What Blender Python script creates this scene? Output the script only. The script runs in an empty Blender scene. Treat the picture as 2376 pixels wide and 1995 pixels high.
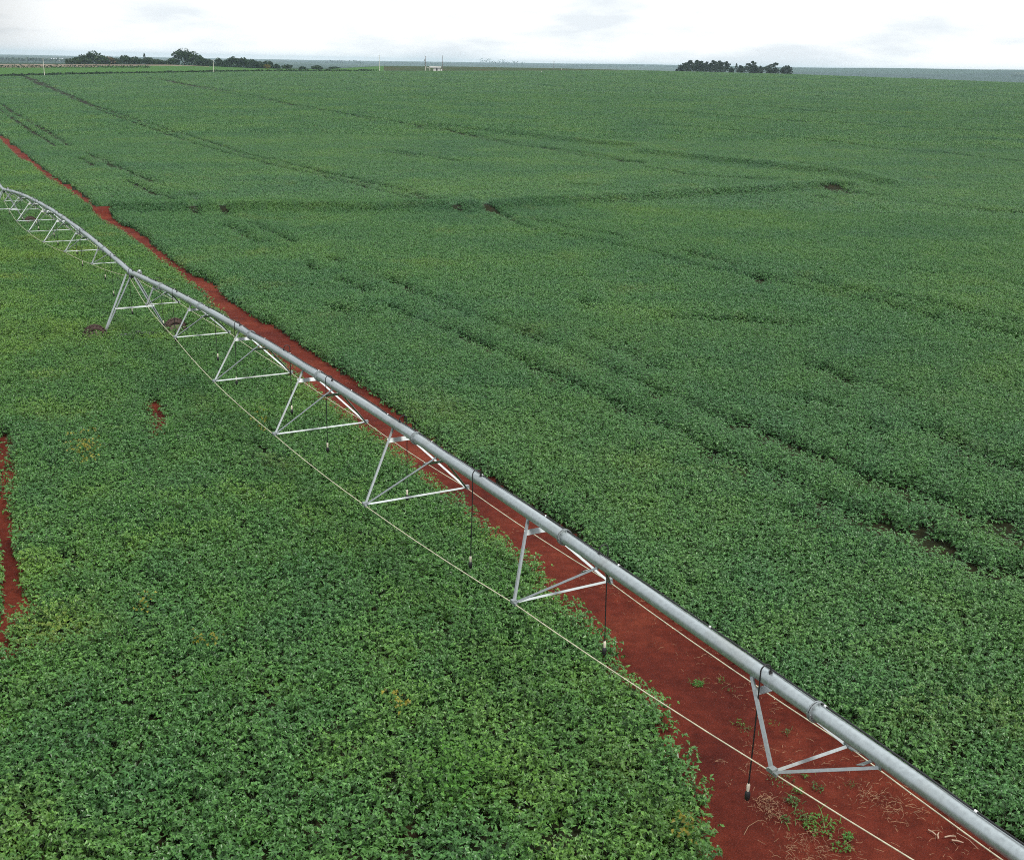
import bpy, bmesh, math, random
import numpy as np
from mathutils import Vector, Matrix

scene = bpy.context.scene
C = scene.collection
rng = np.random.default_rng(7)
random.seed(7)

# ------------------------------------------------------------------ camera
F_PX, PITCH, ROLL, CZ = 2680.17, 0.306886, -0.020634, 12.1
W_PX, H_PX = 2376.0, 1995.0
cp, sp, cr, sr = math.cos(PITCH), math.sin(PITCH), math.cos(ROLL), math.sin(ROLL)
FWD = np.array([0, cp, -sp]); _r = np.array([1.0, 0, 0]); _d = np.array([0, -sp, -cp])
RIGHT = cr * _r + sr * _d
DOWN = -sr * _r + cr * _d
cam_data = bpy.data.cameras.new('camera')
cam = bpy.data.objects.new('camera', cam_data); C.objects.link(cam)
M = Matrix(((RIGHT[0], -DOWN[0], -FWD[0], 0), (RIGHT[1], -DOWN[1], -FWD[1], 0),
            (RIGHT[2], -DOWN[2], -FWD[2], CZ), (0, 0, 0, 1)))
cam.matrix_world = M
cam_data.sensor_fit = 'HORIZONTAL'; cam_data.sensor_width = 36.0
cam_data.lens = 36.0 * F_PX / W_PX
cam_data.clip_start = 0.5; cam_data.clip_end = 40000
scene.camera = cam

# ------------------------------------------------------------------ world, sun, exposure
SUN_EL, SUN_AZ = math.radians(57), math.radians(140)      # azimuth clockwise from +Y: behind the right shoulder
world = bpy.data.worlds.new('World'); scene.world = world; world.use_nodes = True
nt = world.node_tree; N = nt.nodes; L = nt.links; N.clear()
def nd(tree, kind, **kw):
    n = tree.nodes.new(kind)
    for k, v in kw.items(): setattr(n, k, v)
    return n
out = nd(nt, 'ShaderNodeOutputWorld'); bg = nd(nt, 'ShaderNodeBackground'); bg.inputs['Strength'].default_value = 0.1
sky = nd(nt, 'ShaderNodeTexSky', sky_type='NISHITA', sun_disc=False, sun_elevation=SUN_EL, sun_rotation=SUN_AZ)
tc = nd(nt, 'ShaderNodeTexCoord'); sx = nd(nt, 'ShaderNodeSeparateXYZ')
L.new(tc.outputs['Generated'], sx.inputs[0])
mp = nd(nt, 'ShaderNodeMapping'); mp.inputs['Scale'].default_value = (5.0, 5.0, 22.0)
L.new(tc.outputs['Generated'], mp.inputs['Vector'])
cn = nd(nt, 'ShaderNodeTexNoise'); cn.inputs['Scale'].default_value = 1.6; cn.inputs['Detail'].default_value = 6; cn.inputs['Roughness'].default_value = 0.55
L.new(mp.outputs[0], cn.inputs['Vector'])
rampc = nd(nt, 'ShaderNodeValToRGB')
rampc.color_ramp.elements[0].position = 0.36; rampc.color_ramp.elements[0].color = (6.2, 6.6, 7.0, 1)
rampc.color_ramp.elements[1].position = 0.55; rampc.color_ramp.elements[1].color = (8.6, 8.75, 8.9, 1)
L.new(cn.outputs['Fac'], rampc.inputs[0])
# overcast: cloud deck brighter overhead than at the horizon
zen = nd(nt, 'ShaderNodeMapRange'); zen.inputs['From Min'].default_value = 0.05; zen.inputs['From Max'].default_value = 0.9
zen.inputs['To Min'].default_value = 1.0; zen.inputs['To Max'].default_value = 1.1
L.new(sx.outputs['Z'], zen.inputs['Value'])
# grey rain cloud low on the left (direction x/y about -0.42)
dv = nd(nt, 'ShaderNodeMath', operation='DIVIDE'); L.new(sx.outputs['X'], dv.inputs[0]); L.new(sx.outputs['Y'], dv.inputs[1])
rain = nd(nt, 'ShaderNodeMapRange', interpolation_type='SMOOTHSTEP')
rain.inputs['From Min'].default_value = -0.33; rain.inputs['From Max'].default_value = -0.47
rain.inputs['To Min'].default_value = 1.0; rain.inputs['To Max'].default_value = 0.60
L.new(dv.outputs[0], rain.inputs['Value'])
m1 = nd(nt, 'ShaderNodeMath', operation='MULTIPLY'); L.new(zen.outputs[0], m1.inputs[0]); L.new(rain.outputs[0], m1.inputs[1])
sc_ = nd(nt, 'ShaderNodeVectorMath', operation='SCALE'); L.new(rampc.outputs[0], sc_.inputs[0]); L.new(m1.outputs[0], sc_.inputs['Scale'])
mixw = nd(nt, 'ShaderNodeMixRGB'); mixw.inputs['Fac'].default_value = 0.94
L.new(sky.outputs[0], mixw.inputs['Color1']); L.new(sc_.outputs[0], mixw.inputs['Color2'])
L.new(mixw.outputs[0], bg.inputs['Color']); L.new(bg.outputs[0], out.inputs['Surface'])

sun_data = bpy.data.lights.new('sun', 'SUN'); sun_data.energy = 2.1; sun_data.angle = math.radians(12); sun_data.color = (1.0, 0.96, 0.9)
sun = bpy.data.objects.new('sun', sun_data); C.objects.link(sun)
sdir = Vector((math.sin(SUN_AZ) * math.cos(SUN_EL), math.cos(SUN_AZ) * math.cos(SUN_EL), math.sin(SUN_EL)))
sun.rotation_euler = sdir.to_track_quat('Z', 'Y').to_euler(); sun.location = (0, 0, 60)
scene.view_settings.view_transform = 'Standard'; scene.view_settings.look = 'None'
scene.view_settings.exposure = 0.52; scene.view_settings.gamma = 1.0
cy = scene.cycles
cy.max_bounces = 6; cy.diffuse_bounces = 1; cy.glossy_bounces = 3; cy.transmission_bounces = 3; cy.volume_bounces = 1
cy.transparent_max_bounces = 4
cy.use_denoising = False
cy.filter_width = 1.0

# ------------------------------------------------------------------ numeric helpers
def vnoise(x, y, seed=0):
    x = np.asarray(x, float); y = np.asarray(y, float)
    xi = np.floor(x).astype(np.int64); yi = np.floor(y).astype(np.int64)
    fx = x - xi; fy = y - yi
    fx = fx * fx * (3 - 2 * fx); fy = fy * fy * (3 - 2 * fy)
    def h(a, b):
        n = (a * 374761393 + b * 668265263 + seed * 1442695041) & 0xFFFFFFFF
        n = ((n ^ (n >> 13)) * 1274126177) & 0xFFFFFFFF
        return ((n ^ (n >> 16)) & 0xFFFF) / 65535.0
    return (h(xi, yi) * (1 - fx) + h(xi + 1, yi) * fx) * (1 - fy) + (h(xi, yi + 1) * (1 - fx) + h(xi + 1, yi + 1) * fx) * fy
def fbm(x, y, seed=0, octv=3):
    s = 0; a = 0.5; t = 0
    for i in range(octv):
        s = s + a * vnoise(x * 2 ** i, y * 2 ** i, seed + i * 17); t += a; a *= 0.5
    return s / t
def sstep(t):
    t = np.clip(t, 0, 1); return t * t * (3 - 2 * t)
def herm(t, L_, z0, m0, z1, m1):
    t = np.clip(t, 0, 1); t2 = t * t; t3 = t2 * t
    return (2*t3-3*t2+1)*z0 + (t3-2*t2+t)*L_*m0 + (-2*t3+3*t2)*z1 + (t3-t2)*L_*m1

# terrain, as heights seen from the camera's own level (camera at 0)
_pE = np.array([-300, 0, 600, 1060, 1500, 1850, 2376, 2900.])
_rE = np.array([740, 760, 800, 850, 900, 900, 850, 850.])
_zE = np.array([-13.8, -13.4, -8.7, -6.4, -3.7, -4.1, -6.1, -9.0])
_mE = np.array([.02, .02, .006, .006, .002, -.001, -.002, -.002])
_p2 = np.array([-300, 0, 400, 600, 750, 890, 1060, 1300, 1500, 1850, 2376, 2900.])
_r2 = np.array([1000, 1000, 1000, 980, 980, 1000, 1000, 1000, 1040, 1040, 900, 900.])
_z2 = np.array([-8.2, -8.2, -6.3, -7.8, -7.6, -4.1, -3.4, -3.1, -3.4, -3.9, -6.6, -9.5])
_pH = np.array([-300, 0, 800, 1440, 1700, 1850, 2376, 2900.])
_rH = np.array([11000, 11000, 11500, 11000, 9000, 6500, 6000, 6000.])
_eH = np.array([-.0012, -.0012, -.0004, .0013, .0016, .0016, .0032, .004])
def ground_rel(x, y):
    x = np.asarray(x, float); y = np.asarray(y, float)
    r = np.hypot(x, y) + 1e-6
    a = np.clip(x / np.maximum(y, 0.02 * r), -0.6, 0.6)
    px = 1205 + 2812 * a
    ca = np.clip(y / r, 0.2, 1)
    R0 = 110.0
    zn = -11.7 - 0.0298 * np.clip(y, -60, 400)
    rE = np.interp(px, _pE, _rE); zE = np.interp(px, _pE, _zE); mE = np.interp(px, _pE, _mE)
    r2 = np.interp(px, _p2, _r2); z2 = np.interp(px, _p2, _z2)
    rH = np.interp(px, _pH, _rH); zH = np.interp(px, _pH, _eH) * rH
    z0 = -11.7 - 0.0298 * R0 * ca
    za = herm((r - R0) / (rE - R0), rE - R0, z0, -0.0298 * ca, zE, mE)
    zb = herm((r - rE) / (r2 - rE), r2 - rE, zE, mE, z2, 0.0)
    zv = np.interp(px, [0, 700, 900, 1500, 1800], [-19., -22., -26., -30., -50.])
    zc = z2 + (zv - z2) * sstep((r - r2) / (2600 - r2))
    zd = zv + (zH + 9 * (fbm(x / 900, y / 1500, 5) - .5) - zv) * sstep((r - 2600) / (rH - 2600))
    ze = zH - 60 * sstep((r - rH) / 4000)
    z = np.where(r < R0, zn, np.where(r < rE, za, np.where(r < r2, zb, np.where(r < 2600, zc, np.where(r < rH, zd, ze)))))
    return z
BERMW = []
def ground(x, y):
    return ground_rel(x, y) + CZ + berm(x, y)
def berm(x, y):
    if not BERMW: return 0.0
    x = np.asarray(x, float); Q = np.stack([x.ravel(), np.asarray(y, float).ravel()], -1); b = np.zeros(len(Q))
    for t in BERMW:
        lo = t.min(0) - 10; hi = t.max(0) + 10
        k = (Q[:, 0] > lo[0]) & (Q[:, 0] < hi[0]) & (Q[:, 1] > lo[1]) & (Q[:, 1] < hi[1])
        if k.any(): b[k] += .85 * np.exp(-(polydist(Q[k], t) / 2.2) ** 2)
    return b.reshape(x.shape) if x.shape else float(b[0])
def at(px, py, h=0.0):
    """the point of the terrain (raised by h) that the photograph shows at a pixel"""
    d = FWD + RIGHT * (px - W_PX / 2) / F_PX + DOWN * (py - H_PX / 2) / F_PX
    ts = np.geomspace(8, 9000, 4000)
    g = ts * d[2] - (ground_rel(ts * d[0], ts * d[1]) + h)
    k = np.argmax(g <= 0)
    if g[k] > 0 or k == 0: t = ts[-1] if g[k] > 0 else ts[0]
    else: t = ts[k-1] + (ts[k] - ts[k-1]) * g[k-1] / (g[k-1] - g[k])
    return np.array([t * d[0], t * d[1]])
def az_pt(px, r):
    """ground point at range r in the direction of a photograph column near the horizon"""
    a = (px - 1205) / 2812.0
    y = r / math.hypot(1, a); return a * y, y
def polydist(P, poly, dirs=False):
    """distance of points P (n,2) to a polyline (and the direction of its nearest stretch)"""
    best = np.full(len(P), 1e9); dr = np.zeros((len(P), 2))
    for a, b in zip(poly[:-1], poly[1:]):
        ab = b - a; l2 = ab @ ab + 1e-9
        t = np.clip(((P - a) @ ab) / l2, 0, 1)
        q = a + t[:, None] * ab
        d = np.hypot(P[:, 0] - q[:, 0], P[:, 1] - q[:, 1]); k = d < best; dr[k] = ab / math.sqrt(l2)
        best = np.minimum(best, d)
    return (best, dr) if dirs else best

# ------------------------------------------------------------------ object helpers
def link(name, me, mat=None, parent=None):
    o = bpy.data.objects.new(name, me); C.objects.link(o)
    if mat is not None:
        for m_ in (mat if isinstance(mat, (list, tuple)) else [mat]): me.materials.append(m_)
    if parent is not None: o.parent = parent
    return o
def tag(o, label=None, cat=None, group=None, kind=None):
    if label: o['label'] = label
    if cat: o['category'] = cat
    if group: o['group'] = group
    if kind: o['kind'] = kind
    return o
def empty(name, loc=(0, 0, 0)):
    o = bpy.data.objects.new(name, None); C.objects.link(o); o.location = loc; o.empty_display_size = 0.3
    return o
def npmesh(name, V, Fc, smooth=False):
    V = np.asarray(V, np.float32); Fc = np.asarray(Fc, np.int32)
    me = bpy.data.meshes.new(name); n = Fc.shape[1]
    me.vertices.add(len(V)); me.vertices.foreach_set('co', V.ravel())
    me.loops.add(Fc.size); me.loops.foreach_set('vertex_index', Fc.ravel())
    me.polygons.add(len(Fc)); me.polygons.foreach_set('loop_start', np.arange(0, Fc.size, n, dtype=np.int32))
    me.polygons.foreach_set('loop_total', np.full(len(Fc), n, np.int32))
    me.polygons.foreach_set('use_smooth', np.full(len(Fc), smooth))
    me.update(calc_edges=True); me.validate(); return me
class MB:
    """collects shapes for one mesh; o is the origin of the thing they belong to"""
    def __init__(s, o=(0, 0, 0)): s.v = []; s.f = []; s.sm = []; s.o = np.array(o, float)
    def add(s, v, f, smooth=False):
        b = len(s.v); s.v += [tuple(np.asarray(p, float) - s.o) for p in v]
        s.f += [tuple(i + b for i in q) for q in f]; s.sm += [smooth] * len(f)
    def box(s, c, sx, sy, sz, ax=None):
        c = np.asarray(c, float); ax = np.eye(3) if ax is None else np.asarray(ax)
        v = [c + ax[0]*i*sx/2 + ax[1]*j*sy/2 + ax[2]*k*sz/2 for i in (-1, 1) for j in (-1, 1) for k in (-1, 1)]
        s.add(v, [(0, 1, 3, 2), (4, 6, 7, 5), (0, 4, 5, 1), (2, 3, 7, 6), (0, 2, 6, 4), (1, 5, 7, 3)])
    def tube(s, pts, r, n=10, cap=True):
        pts = [np.asarray(p, float) for p in pts]; rr = r if hasattr(r, '__len__') else [r] * len(pts)
        vs = []; fs = []; ref = None
        for i, p in enumerate(pts):
            d = pts[min(i+1, len(pts)-1)] - pts[max(i-1, 0)]; d = d / (np.linalg.norm(d) + 1e-12)
            if ref is None:
                ref = np.array([0, 0, 1.]) if abs(d[2]) < .9 else np.array([1., 0, 0])
            u = ref - d * (ref @ d); u /= np.linalg.norm(u); w = np.cross(d, u); ref = u
            for k in range(n):
                a = 2 * math.pi * k / n; vs.append(p + rr[i] * (math.cos(a) * u + math.sin(a) * w))
        for i in range(len(pts) - 1):
            for k in range(n):
                fs.append((i*n+k, i*n+(k+1) % n, (i+1)*n+(k+1) % n, (i+1)*n+k))
        s.add(vs, fs, True)
        if cap:
            s.add(vs[:n], [tuple(range(n))[::-1]]); s.add(vs[-n:], [tuple(range(n))])
    def angle(s, a, b, w=.05, t=.007, up=(0, 0, 1)):
        """an angle-iron bar from a to b, ridge upward"""
        a = np.asarray(a, float); b = np.asarray(b, float); d = b - a; d /= np.linalg.norm(d)
        u = np.array(up, float); u = u - d * (u @ d); u /= np.linalg.norm(u); v = np.cross(d, u)
        e1 = (v - u) / math.sqrt(2); e2 = (-v - u) / math.sqrt(2)
        sec = [0*u, e1*w, e1*w + e2*t, e1*t + e2*t, e2*w + e1*t, e2*w]
        vs = [a + q for q in sec] + [b + q for q in sec]; n = 6
        fs = [(k, (k+1) % n, n+(k+1) % n, n+k) for k in range(n)] + [(3, 2, 1, 0), (5, 4, 3, 0), (6, 7, 8, 9), (6, 9, 10, 11)]
        s.add(vs, fs)
    def build(s, name, mat, parent=None):
        me = bpy.data.meshes.new(name); me.from_pydata(s.v, [], s.f)
        me.polygons.foreach_set('use_smooth', s.sm); me.update()
        return link(name, me, mat, parent)

# ------------------------------------------------------------------ materials
def new_mat(name):
    m_ = bpy.data.materials.new(name); m_.use_nodes = True
    t = m_.node_tree; b = t.nodes['Principled BSDF']; return m_, t, b
def ramp(t, fac, stops):
    r = t.nodes.new('ShaderNodeValToRGB'); cr_ = r.color_ramp
    while len(cr_.elements) < len(stops): cr_.elements.new(0.5)
    for e, (p, c) in zip(cr_.elements, stops): e.position = p; e.color = tuple(c) + (1,)
    t.links.new(fac, r.inputs[0]); return r.outputs[0]
def noise(t, scale, detail=3, vec=None, rough=.5):
    n = t.nodes.new('ShaderNodeTexNoise'); n.inputs['Scale'].default_value = scale; n.inputs['Detail'].default_value = detail
    n.inputs['Roughness'].default_value = rough
    if vec is not None: t.links.new(vec, n.inputs['Vector'])
    return n.outputs['Fac']
def mix(t, fac, a, b, mode='MIX'):
    n = t.nodes.new('ShaderNodeMixRGB'); n.blend_type = mode
    for i, v in ((0, fac), (1, a), (2, b)):
        if hasattr(v, 'links') or hasattr(v, 'is_linked'): t.links.new(v, n.inputs[i])
        else: n.inputs[i].default_value = v if i == 0 else tuple(v) + (1,)
    return n.outputs[0]
def pos(t):
    return t.nodes.new('ShaderNodeNewGeometry').outputs['Position']
def bump(t, b, h, strength, dist):
    n = t.nodes.new('ShaderNodeBump'); n.inputs['Strength'].default_value = strength; n.inputs['Distance'].default_value = dist
    t.links.new(h, n.inputs['Height']); t.links.new(n.outputs[0], b.inputs['Normal'])
def plain(name, col, rough=.6, metal=0.0, nscale=8.0, var=.25):
    m_, t, b = new_mat(name)
    c = np.array(col); g = t.nodes.new('ShaderNodeTexCoord').outputs['Object']
    L_ = ramp(t, noise(t, nscale, 4, g), [(.3, c * (1 - var)), (.7, np.minimum(c * (1 + var), .95))])
    t.links.new(L_, b.inputs['Base Color']); b.inputs['Roughness'].default_value = rough; b.inputs['Metallic'].default_value = metal
    return m_

def leaf_mat(name, dark, mid, light, yellow, patch=1.0, spec=.35, rough=.42, trans=.28):
    """leaf: varies over the field in broad patches, from plant to plant and from leaf to leaf"""
    m_, t, b = new_mat(name); p = pos(t)
    big = noise(t, .045, 3, p, .6); small = noise(t, .55, 3, p, .6)
    f = t.nodes.new('ShaderNodeMath'); f.operation = 'MULTIPLY_ADD'; t.links.new(big, f.inputs[0]); f.inputs[1].default_value = .62 * patch
    s2 = t.nodes.new('ShaderNodeMath'); s2.operation = 'MULTIPLY'; t.links.new(small, s2.inputs[0]); s2.inputs[1].default_value = .38
    t.links.new(s2.outputs[0], f.inputs[2])
    base = ramp(t, f.outputs[0], [(.36, dark), (.50, mid), (.63, light)])
    at_ = t.nodes.new('ShaderNodeAttribute'); at_.attribute_name = 'leafvar'
    var = ramp(t, at_.outputs['Fac'], [(0, (.42, .46, .42)), (.5, (1, 1, 1)), (1, (1.7, 1.6, 1.55))])
    c = mix(t, 1.0, base, var, 'MULTIPLY')
    oi = t.nodes.new('ShaderNodeObjectInfo')
    yl = noise(t, .16, 2, p, .6)
    yf = t.nodes.new('ShaderNodeMapRange'); yf.inputs['From Min'].default_value = .60; yf.inputs['From Max'].default_value = .80
    yf.inputs['To Max'].default_value = .75; t.links.new(yl, yf.inputs['Value'])
    yv = t.nodes.new('ShaderNodeMath'); yv.operation = 'MULTIPLY'; t.links.new(yf.outputs[0], yv.inputs[0]); t.links.new(oi.outputs['Random'], yv.inputs[1])
    c = mix(t, yv.outputs[0], c, yellow)
    t.links.new(c, b.inputs['Base Color'])
    b.inputs['Roughness'].default_value = rough; b.inputs['Specular IOR Level'].default_value = spec
    tr = t.nodes.new('ShaderNodeBsdfTranslucent'); t.links.new(mix(t, 1.0, c, (1.15, 1.3, .6), 'MULTIPLY'), tr.inputs['Color'])
    ms = t.nodes.new('ShaderNodeMixShader'); ms.inputs[0].default_value = trans
    t.links.new(b.outputs[0], ms.inputs[1]); t.links.new(tr.outputs[0], ms.inputs[2])
    t.links.new(ms.outputs[0], t.nodes['Material Output'].inputs['Surface'])
    return m_

M_leaf_r = leaf_mat('soy_leaf', (.046, .142, .050), (.064, .172, .046), (.090, .200, .042), (.18, .22, .035), spec=.42, rough=.38, trans=.12)
M_leaf_l = leaf_mat('soy_leaf_weedy', (.046, .142, .042), (.068, .178, .036), (.120, .230, .030), (.28, .28, .03), spec=.42, rough=.38, trans=.12)
M_weed = leaf_mat('weed_leaf', (.06, .17, .03), (.07, .19, .03), (.09, .2, .03), (.12, .2, .03))
M_low = leaf_mat('low_weed_leaf', (.05, .11, .03), (.07, .13, .035), (.09, .15, .04), (.16, .14, .05))
M_stem = plain('stem_green', (.05, .075, .03), .7)
M_tree = leaf_mat('tree_leaf', (.018, .040, .018), (.026, .055, .022), (.040, .070, .022), (.06, .07, .02), spec=.2, rough=.6, trans=.15)
M_tree_rust = leaf_mat('tree_leaf_rusty', (.06, .05, .02), (.09, .065, .025), (.10, .07, .03), (.16, .10, .03), spec=.2, rough=.6, trans=.15)
M_tree_gold = leaf_mat('tree_leaf_golden', (.12, .10, .02), (.16, .13, .02), (.2, .15, .02), (.25, .16, .02), spec=.2, rough=.6, trans=.15)
M_euc = leaf_mat('eucalyptus_leaf', (.016, .032, .022), (.022, .042, .028), (.030, .052, .030), (.03, .05, .03), spec=.25, rough=.55, trans=.12)
M_bark = plain('bark', (.10, .075, .055), .9)
M_hedge = leaf_mat('hedge_leaf', (.012, .032, .010), (.018, .042, .012), (.022, .05, .014), (.03, .05, .01), spec=.15, rough=.7, trans=.1)

# galvanised steel
def galv(name, col, metal, rough, scale=14):
    m_, t, b = new_mat(name); g = pos(t); c = np.array(col)
    n1 = noise(t, scale, 5, g, .65); n2 = noise(t, .8, 3, g, .6)
    col_ = ramp(t, n1, [(.3, c * .84), (.62, c * 1.04)])
    stain = ramp(t, n2, [(.52, (1, 1, 1)), (.75, (.80, .76, .70))])
    t.links.new(mix(t, 1.0, col_, stain, 'MULTIPLY'), b.inputs['Base Color'])
    b.inputs['Metallic'].default_value = metal
    t.links.new(ramp(t, n1, [(.3, (rough - .08,) * 3), (.7, (rough + .1,) * 3)]), b.inputs['Roughness'])
    bump(t, b, n1, .08, .01)
    return m_
M_pipe = galv('galvanised_pipe', (.46, .515, .525), .7, .42)
M_bar = galv('galvanised_bar', (.34, .375, .38), .72, .52, 22)
M_plate = galv('bright_plate', (.36, .39, .39), .7, .52, 22)
M_rod = plain('truss_rod_steel', (.52, .49, .35), .5, .1)
M_black = plain('black_rubber', (.012, .012, .013), .5)
M_tyre = plain('muddy_tyre', (.060, .036, .028), .85, 0, 9, .45)
M_rim = plain('muddy_rim', (.16, .12, .10), .8, .1, 6, .4)
M_cream = plain('cream_plastic', (.78, .70, .56), .5)
M_tie = plain('white_tie', (.75, .76, .76), .5)
M_white = plain('white_paint', (.72, .70, .67), .7, 0, 3, .12)
M_conc = plain('pale_concrete', (.60, .59, .50), .8, 0, 2, .15)
M_wood = plain('weathered_wood', (.16, .13, .11), .85)
M_dark = plain('dark_doorway', (.05, .045, .04), .9)
M_straw = plain('dry_straw', (.25, .145, .08), .9, 0, 6, .45)
M_husk = plain('pale_husk', (.38, .27, .19), .8, 0, 6, .25)
M_grass = plain('tuft_grass', (.085, .155, .045), .55, 0, 5, .35)
M_metal_far = plain('tin_roof', (.62, .66, .70), .5, .2)

# ground materials
def soil_mat():
    m_, t, b = new_mat('red_soil'); p = pos(t)
    n1 = noise(t, .35, 4, p, .6); n2 = noise(t, 3.2, 6, p, .65); n3 = noise(t, 26, 4, p, .7)
    base = ramp(t, n1, [(.32, (.095, .015, .009)), (.50, (.140, .023, .012)), (.68, (.195, .040, .020))])
    v = ramp(t, n2, [(.3, (.66, .64, .64)), (.52, (1, 1, 1)), (.72, (1.3, 1.36, 1.4))])
    c = mix(t, 1.0, base, v, 'MULTIPLY')
    v3 = ramp(t, n3, [(.3, (.72, .72, .72)), (.6, (1.08, 1.08, 1.08))])
    c = mix(t, 1.0, c, v3, 'MULTIPLY')
    t.links.new(c, b.inputs['Base Color']); b.inputs['Roughness'].default_value = .95; b.inputs['Specular IOR Level'].default_value = .15
    a = t.nodes.new('ShaderNodeMath'); a.operation = 'ADD'; t.links.new(n2, a.inputs[0]); t.links.new(n3, a.inputs[1])
    bump(t, b, a.outputs[0], .8, .10)
    return m_
M_soil = soil_mat()
def field_mat(name, cols, scale, patch=None):
    m_, t, b = new_mat(name); p = pos(t)
    base = ramp(t, noise(t, scale, 5, p, .7), [(.3, cols[0]), (.55, cols[1]), (.75, cols[2])])
    if patch:
        vo = t.nodes.new('ShaderNodeTexVoronoi'); vo.inputs['Scale'].default_value = patch[0]; t.links.new(p, vo.inputs['Vector'])
        sep = t.nodes.new('ShaderNodeSeparateColor'); t.links.new(vo.outputs['Color'], sep.inputs[0])
        base = mix(t, .75, base, ramp(t, sep.outputs[0], patch[1]))
    t.links.new(base, b.inputs['Base Color']); b.inputs['Roughness'].default_value = .95; b.inputs['Specular IOR Level'].default_value = .1
    return m_
M_floor = field_mat('shade_painted_field_floor', [(.010, .014, .005), (.018, .020, .008), (.036, .017, .009)], 1.5)  # shade beneath the crop and in the wheel lines is put into this colour
M_bright = field_mat('bright_crop', [(.032, .090, .014), (.044, .118, .018), (.058, .130, .022)], .25)
M_tan = field_mat('stubble', [(.17, .135, .10), (.20, .16, .115), (.22, .18, .13)], .1)
M_olive = field_mat('rough_grass', [(.024, .046, .012), (.036, .054, .016), (.090, .036, .018)], .05)
M_far = field_mat('far_farmland', [(.016, .040, .022), (.022, .05, .026), (.028, .055, .026)], .004,
                  (.0011, [(.1, (.012, .030, .020)), (.4, (.022, .052, .028)), (.65, (.030, .062, .030)), (.9, (.06, .065, .045))]))

# ------------------------------------------------------------------ ground sheet
def build_ground():
    azf = np.radians(np.arange(-32, 32.01, .4)); azb = np.radians(np.arange(36, 325, 4.0))
    az = np.concatenate([azf, azb]); nA = len(az)
    rs = [4.0]
    while rs[-1] < 14000: rs.append(rs[-1] * (1.025 if rs[-1] < 85 else 1.007 if rs[-1] < 200 else 1.025 if rs[-1] < 300 else 1.018 if rs[-1] < 1300 else 1.04))
    rs = np.array(rs); nR = len(rs)
    A, R = np.meshgrid(az, rs)
    X = R * np.sin(A); Y = R * np.cos(A); Z = ground(X, Y)
    near = R < 160
    Z = Z + np.where(near, .10 * (fbm(X / 1.7, Y / 1.7, 3) - .5), 0)
    V = np.stack([X, Y, Z], -1).reshape(-1, 3)
    i, j = np.meshgrid(np.arange(nR - 1), np.arange(nA), indexing='ij'); j2 = (j + 1) % nA
    Fc = np.stack([i*nA+j, i*nA+j2, (i+1)*nA+j2, (i+1)*nA+j], -1).reshape(-1, 4)[:, ::-1]
    c0 = len(V); V = np.vstack([V, [[0, 0, ground(0., .1) ]]])
    me = npmesh('ground', V, Fc, True)
    cx = V[Fc].mean(1); r = np.hypot(cx[:, 0], cx[:, 1]); a = np.clip(cx[:, 0] / np.maximum(cx[:, 1], .02 * r), -.6, .6); px = 1205 + 2812 * a
    rE = np.interp(px, _pE, _rE); r2 = np.interp(px, _p2, _r2)
    mi = np.where(r < rE + 6, 0, 4)
    strip = (r >= rE + 6) & (r < r2 + 30)
    mi = np.where(strip & (px < 880), 1, mi)
    mi = np.where(strip & (px >= 880), 3, mi)
    tan0 = np.interp(px, [0, 150, 480], [905, 915, 975])
    mi = np.where((r > tan0) & (r < r2 + 30) & (px < 480), 2, mi)
    mi = np.where((r > r2 - 45) & (r < r2 + 25) & (px > 1560) & (px < 1840), 2, mi)
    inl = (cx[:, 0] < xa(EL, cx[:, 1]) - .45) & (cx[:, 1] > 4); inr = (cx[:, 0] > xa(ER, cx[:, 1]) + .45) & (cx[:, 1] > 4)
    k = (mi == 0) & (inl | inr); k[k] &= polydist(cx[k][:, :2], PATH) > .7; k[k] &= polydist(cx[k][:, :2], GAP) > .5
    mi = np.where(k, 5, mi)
    mi = np.where(cx[:, 1] < 0, np.where(r < 900, 0, 4), mi)
    me.polygons.foreach_set('material_index', mi.astype(np.int32))
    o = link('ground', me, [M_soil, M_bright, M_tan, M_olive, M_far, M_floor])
    tag(o, 'red earth ground under the crops, running to hazy green fields at the horizon', 'ground', kind='structure')

# ------------------------------------------------------------------ traced field edges, wheel lines and terraces (put onto the terrain)
EL_px = [(-60,272),(0,320),(23,343),(49.5,364),(84,385),(122,413),(152,436),(183,455),(213,484),(236,507),(267,522),(294,538.6),(320,554),(354,582),(368,597),(405.7,621),(440,650),(457,653.7),(476,671),(501.7,703),(522,722),(532.6,729),(640,815),(726.7,876),(740,897),(757,905),(787.6,927.6),(801,944.8),(839,969.5),(857,987),(889.5,1004),(912,1015),(941,1036),(958,1059),(983,1074),(1011,1093),(1032,1108.6),(1049.5,1127.6),(1084,1143),(1097,1166),(1124,1190.5),(1141,1205.7),(1166,1225),(1195,1234),(1236,1261),(1270,1297.5),(1286,1336),(1306.5,1354),(1318,1372),(1327,1395),(1365.5,1402),(1395,1436),(1427,1443),(1440,1468),(1449.5,1497),(1479,1514),(1512,1542),(1539,1572),(1569.5,1614),(1596,1679),(1629,1731),(1637.6,1750),(1647,1788),(1660.5,1813),(1664,1841),(1679.5,1879.5),(1689,1921),(1698.6,1952),(1704,1994),(1712,2070),(1716,2300)]
ER_px = [(-60,262),(0,308),(23,333),(49.5,352),(80,377),(118,406),(152,430),(187,451),(206,472),(228.6,484),(251,499),(278,522),(305,531),(331,552),(364.6,580),(387,597),(423,624.6),(457,643),(491,660.6),(508.6,683),(534,703),(558,719),(574,732),(643,774),(685,800),(738,835),(791,869),(829.5,896),(856,925),(900,960),(965,1010),(1130,1124),(1315,1258),(1600,1468),(1902,1684),(2376,2012),(2700,2236)]
CAN = .62
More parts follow.
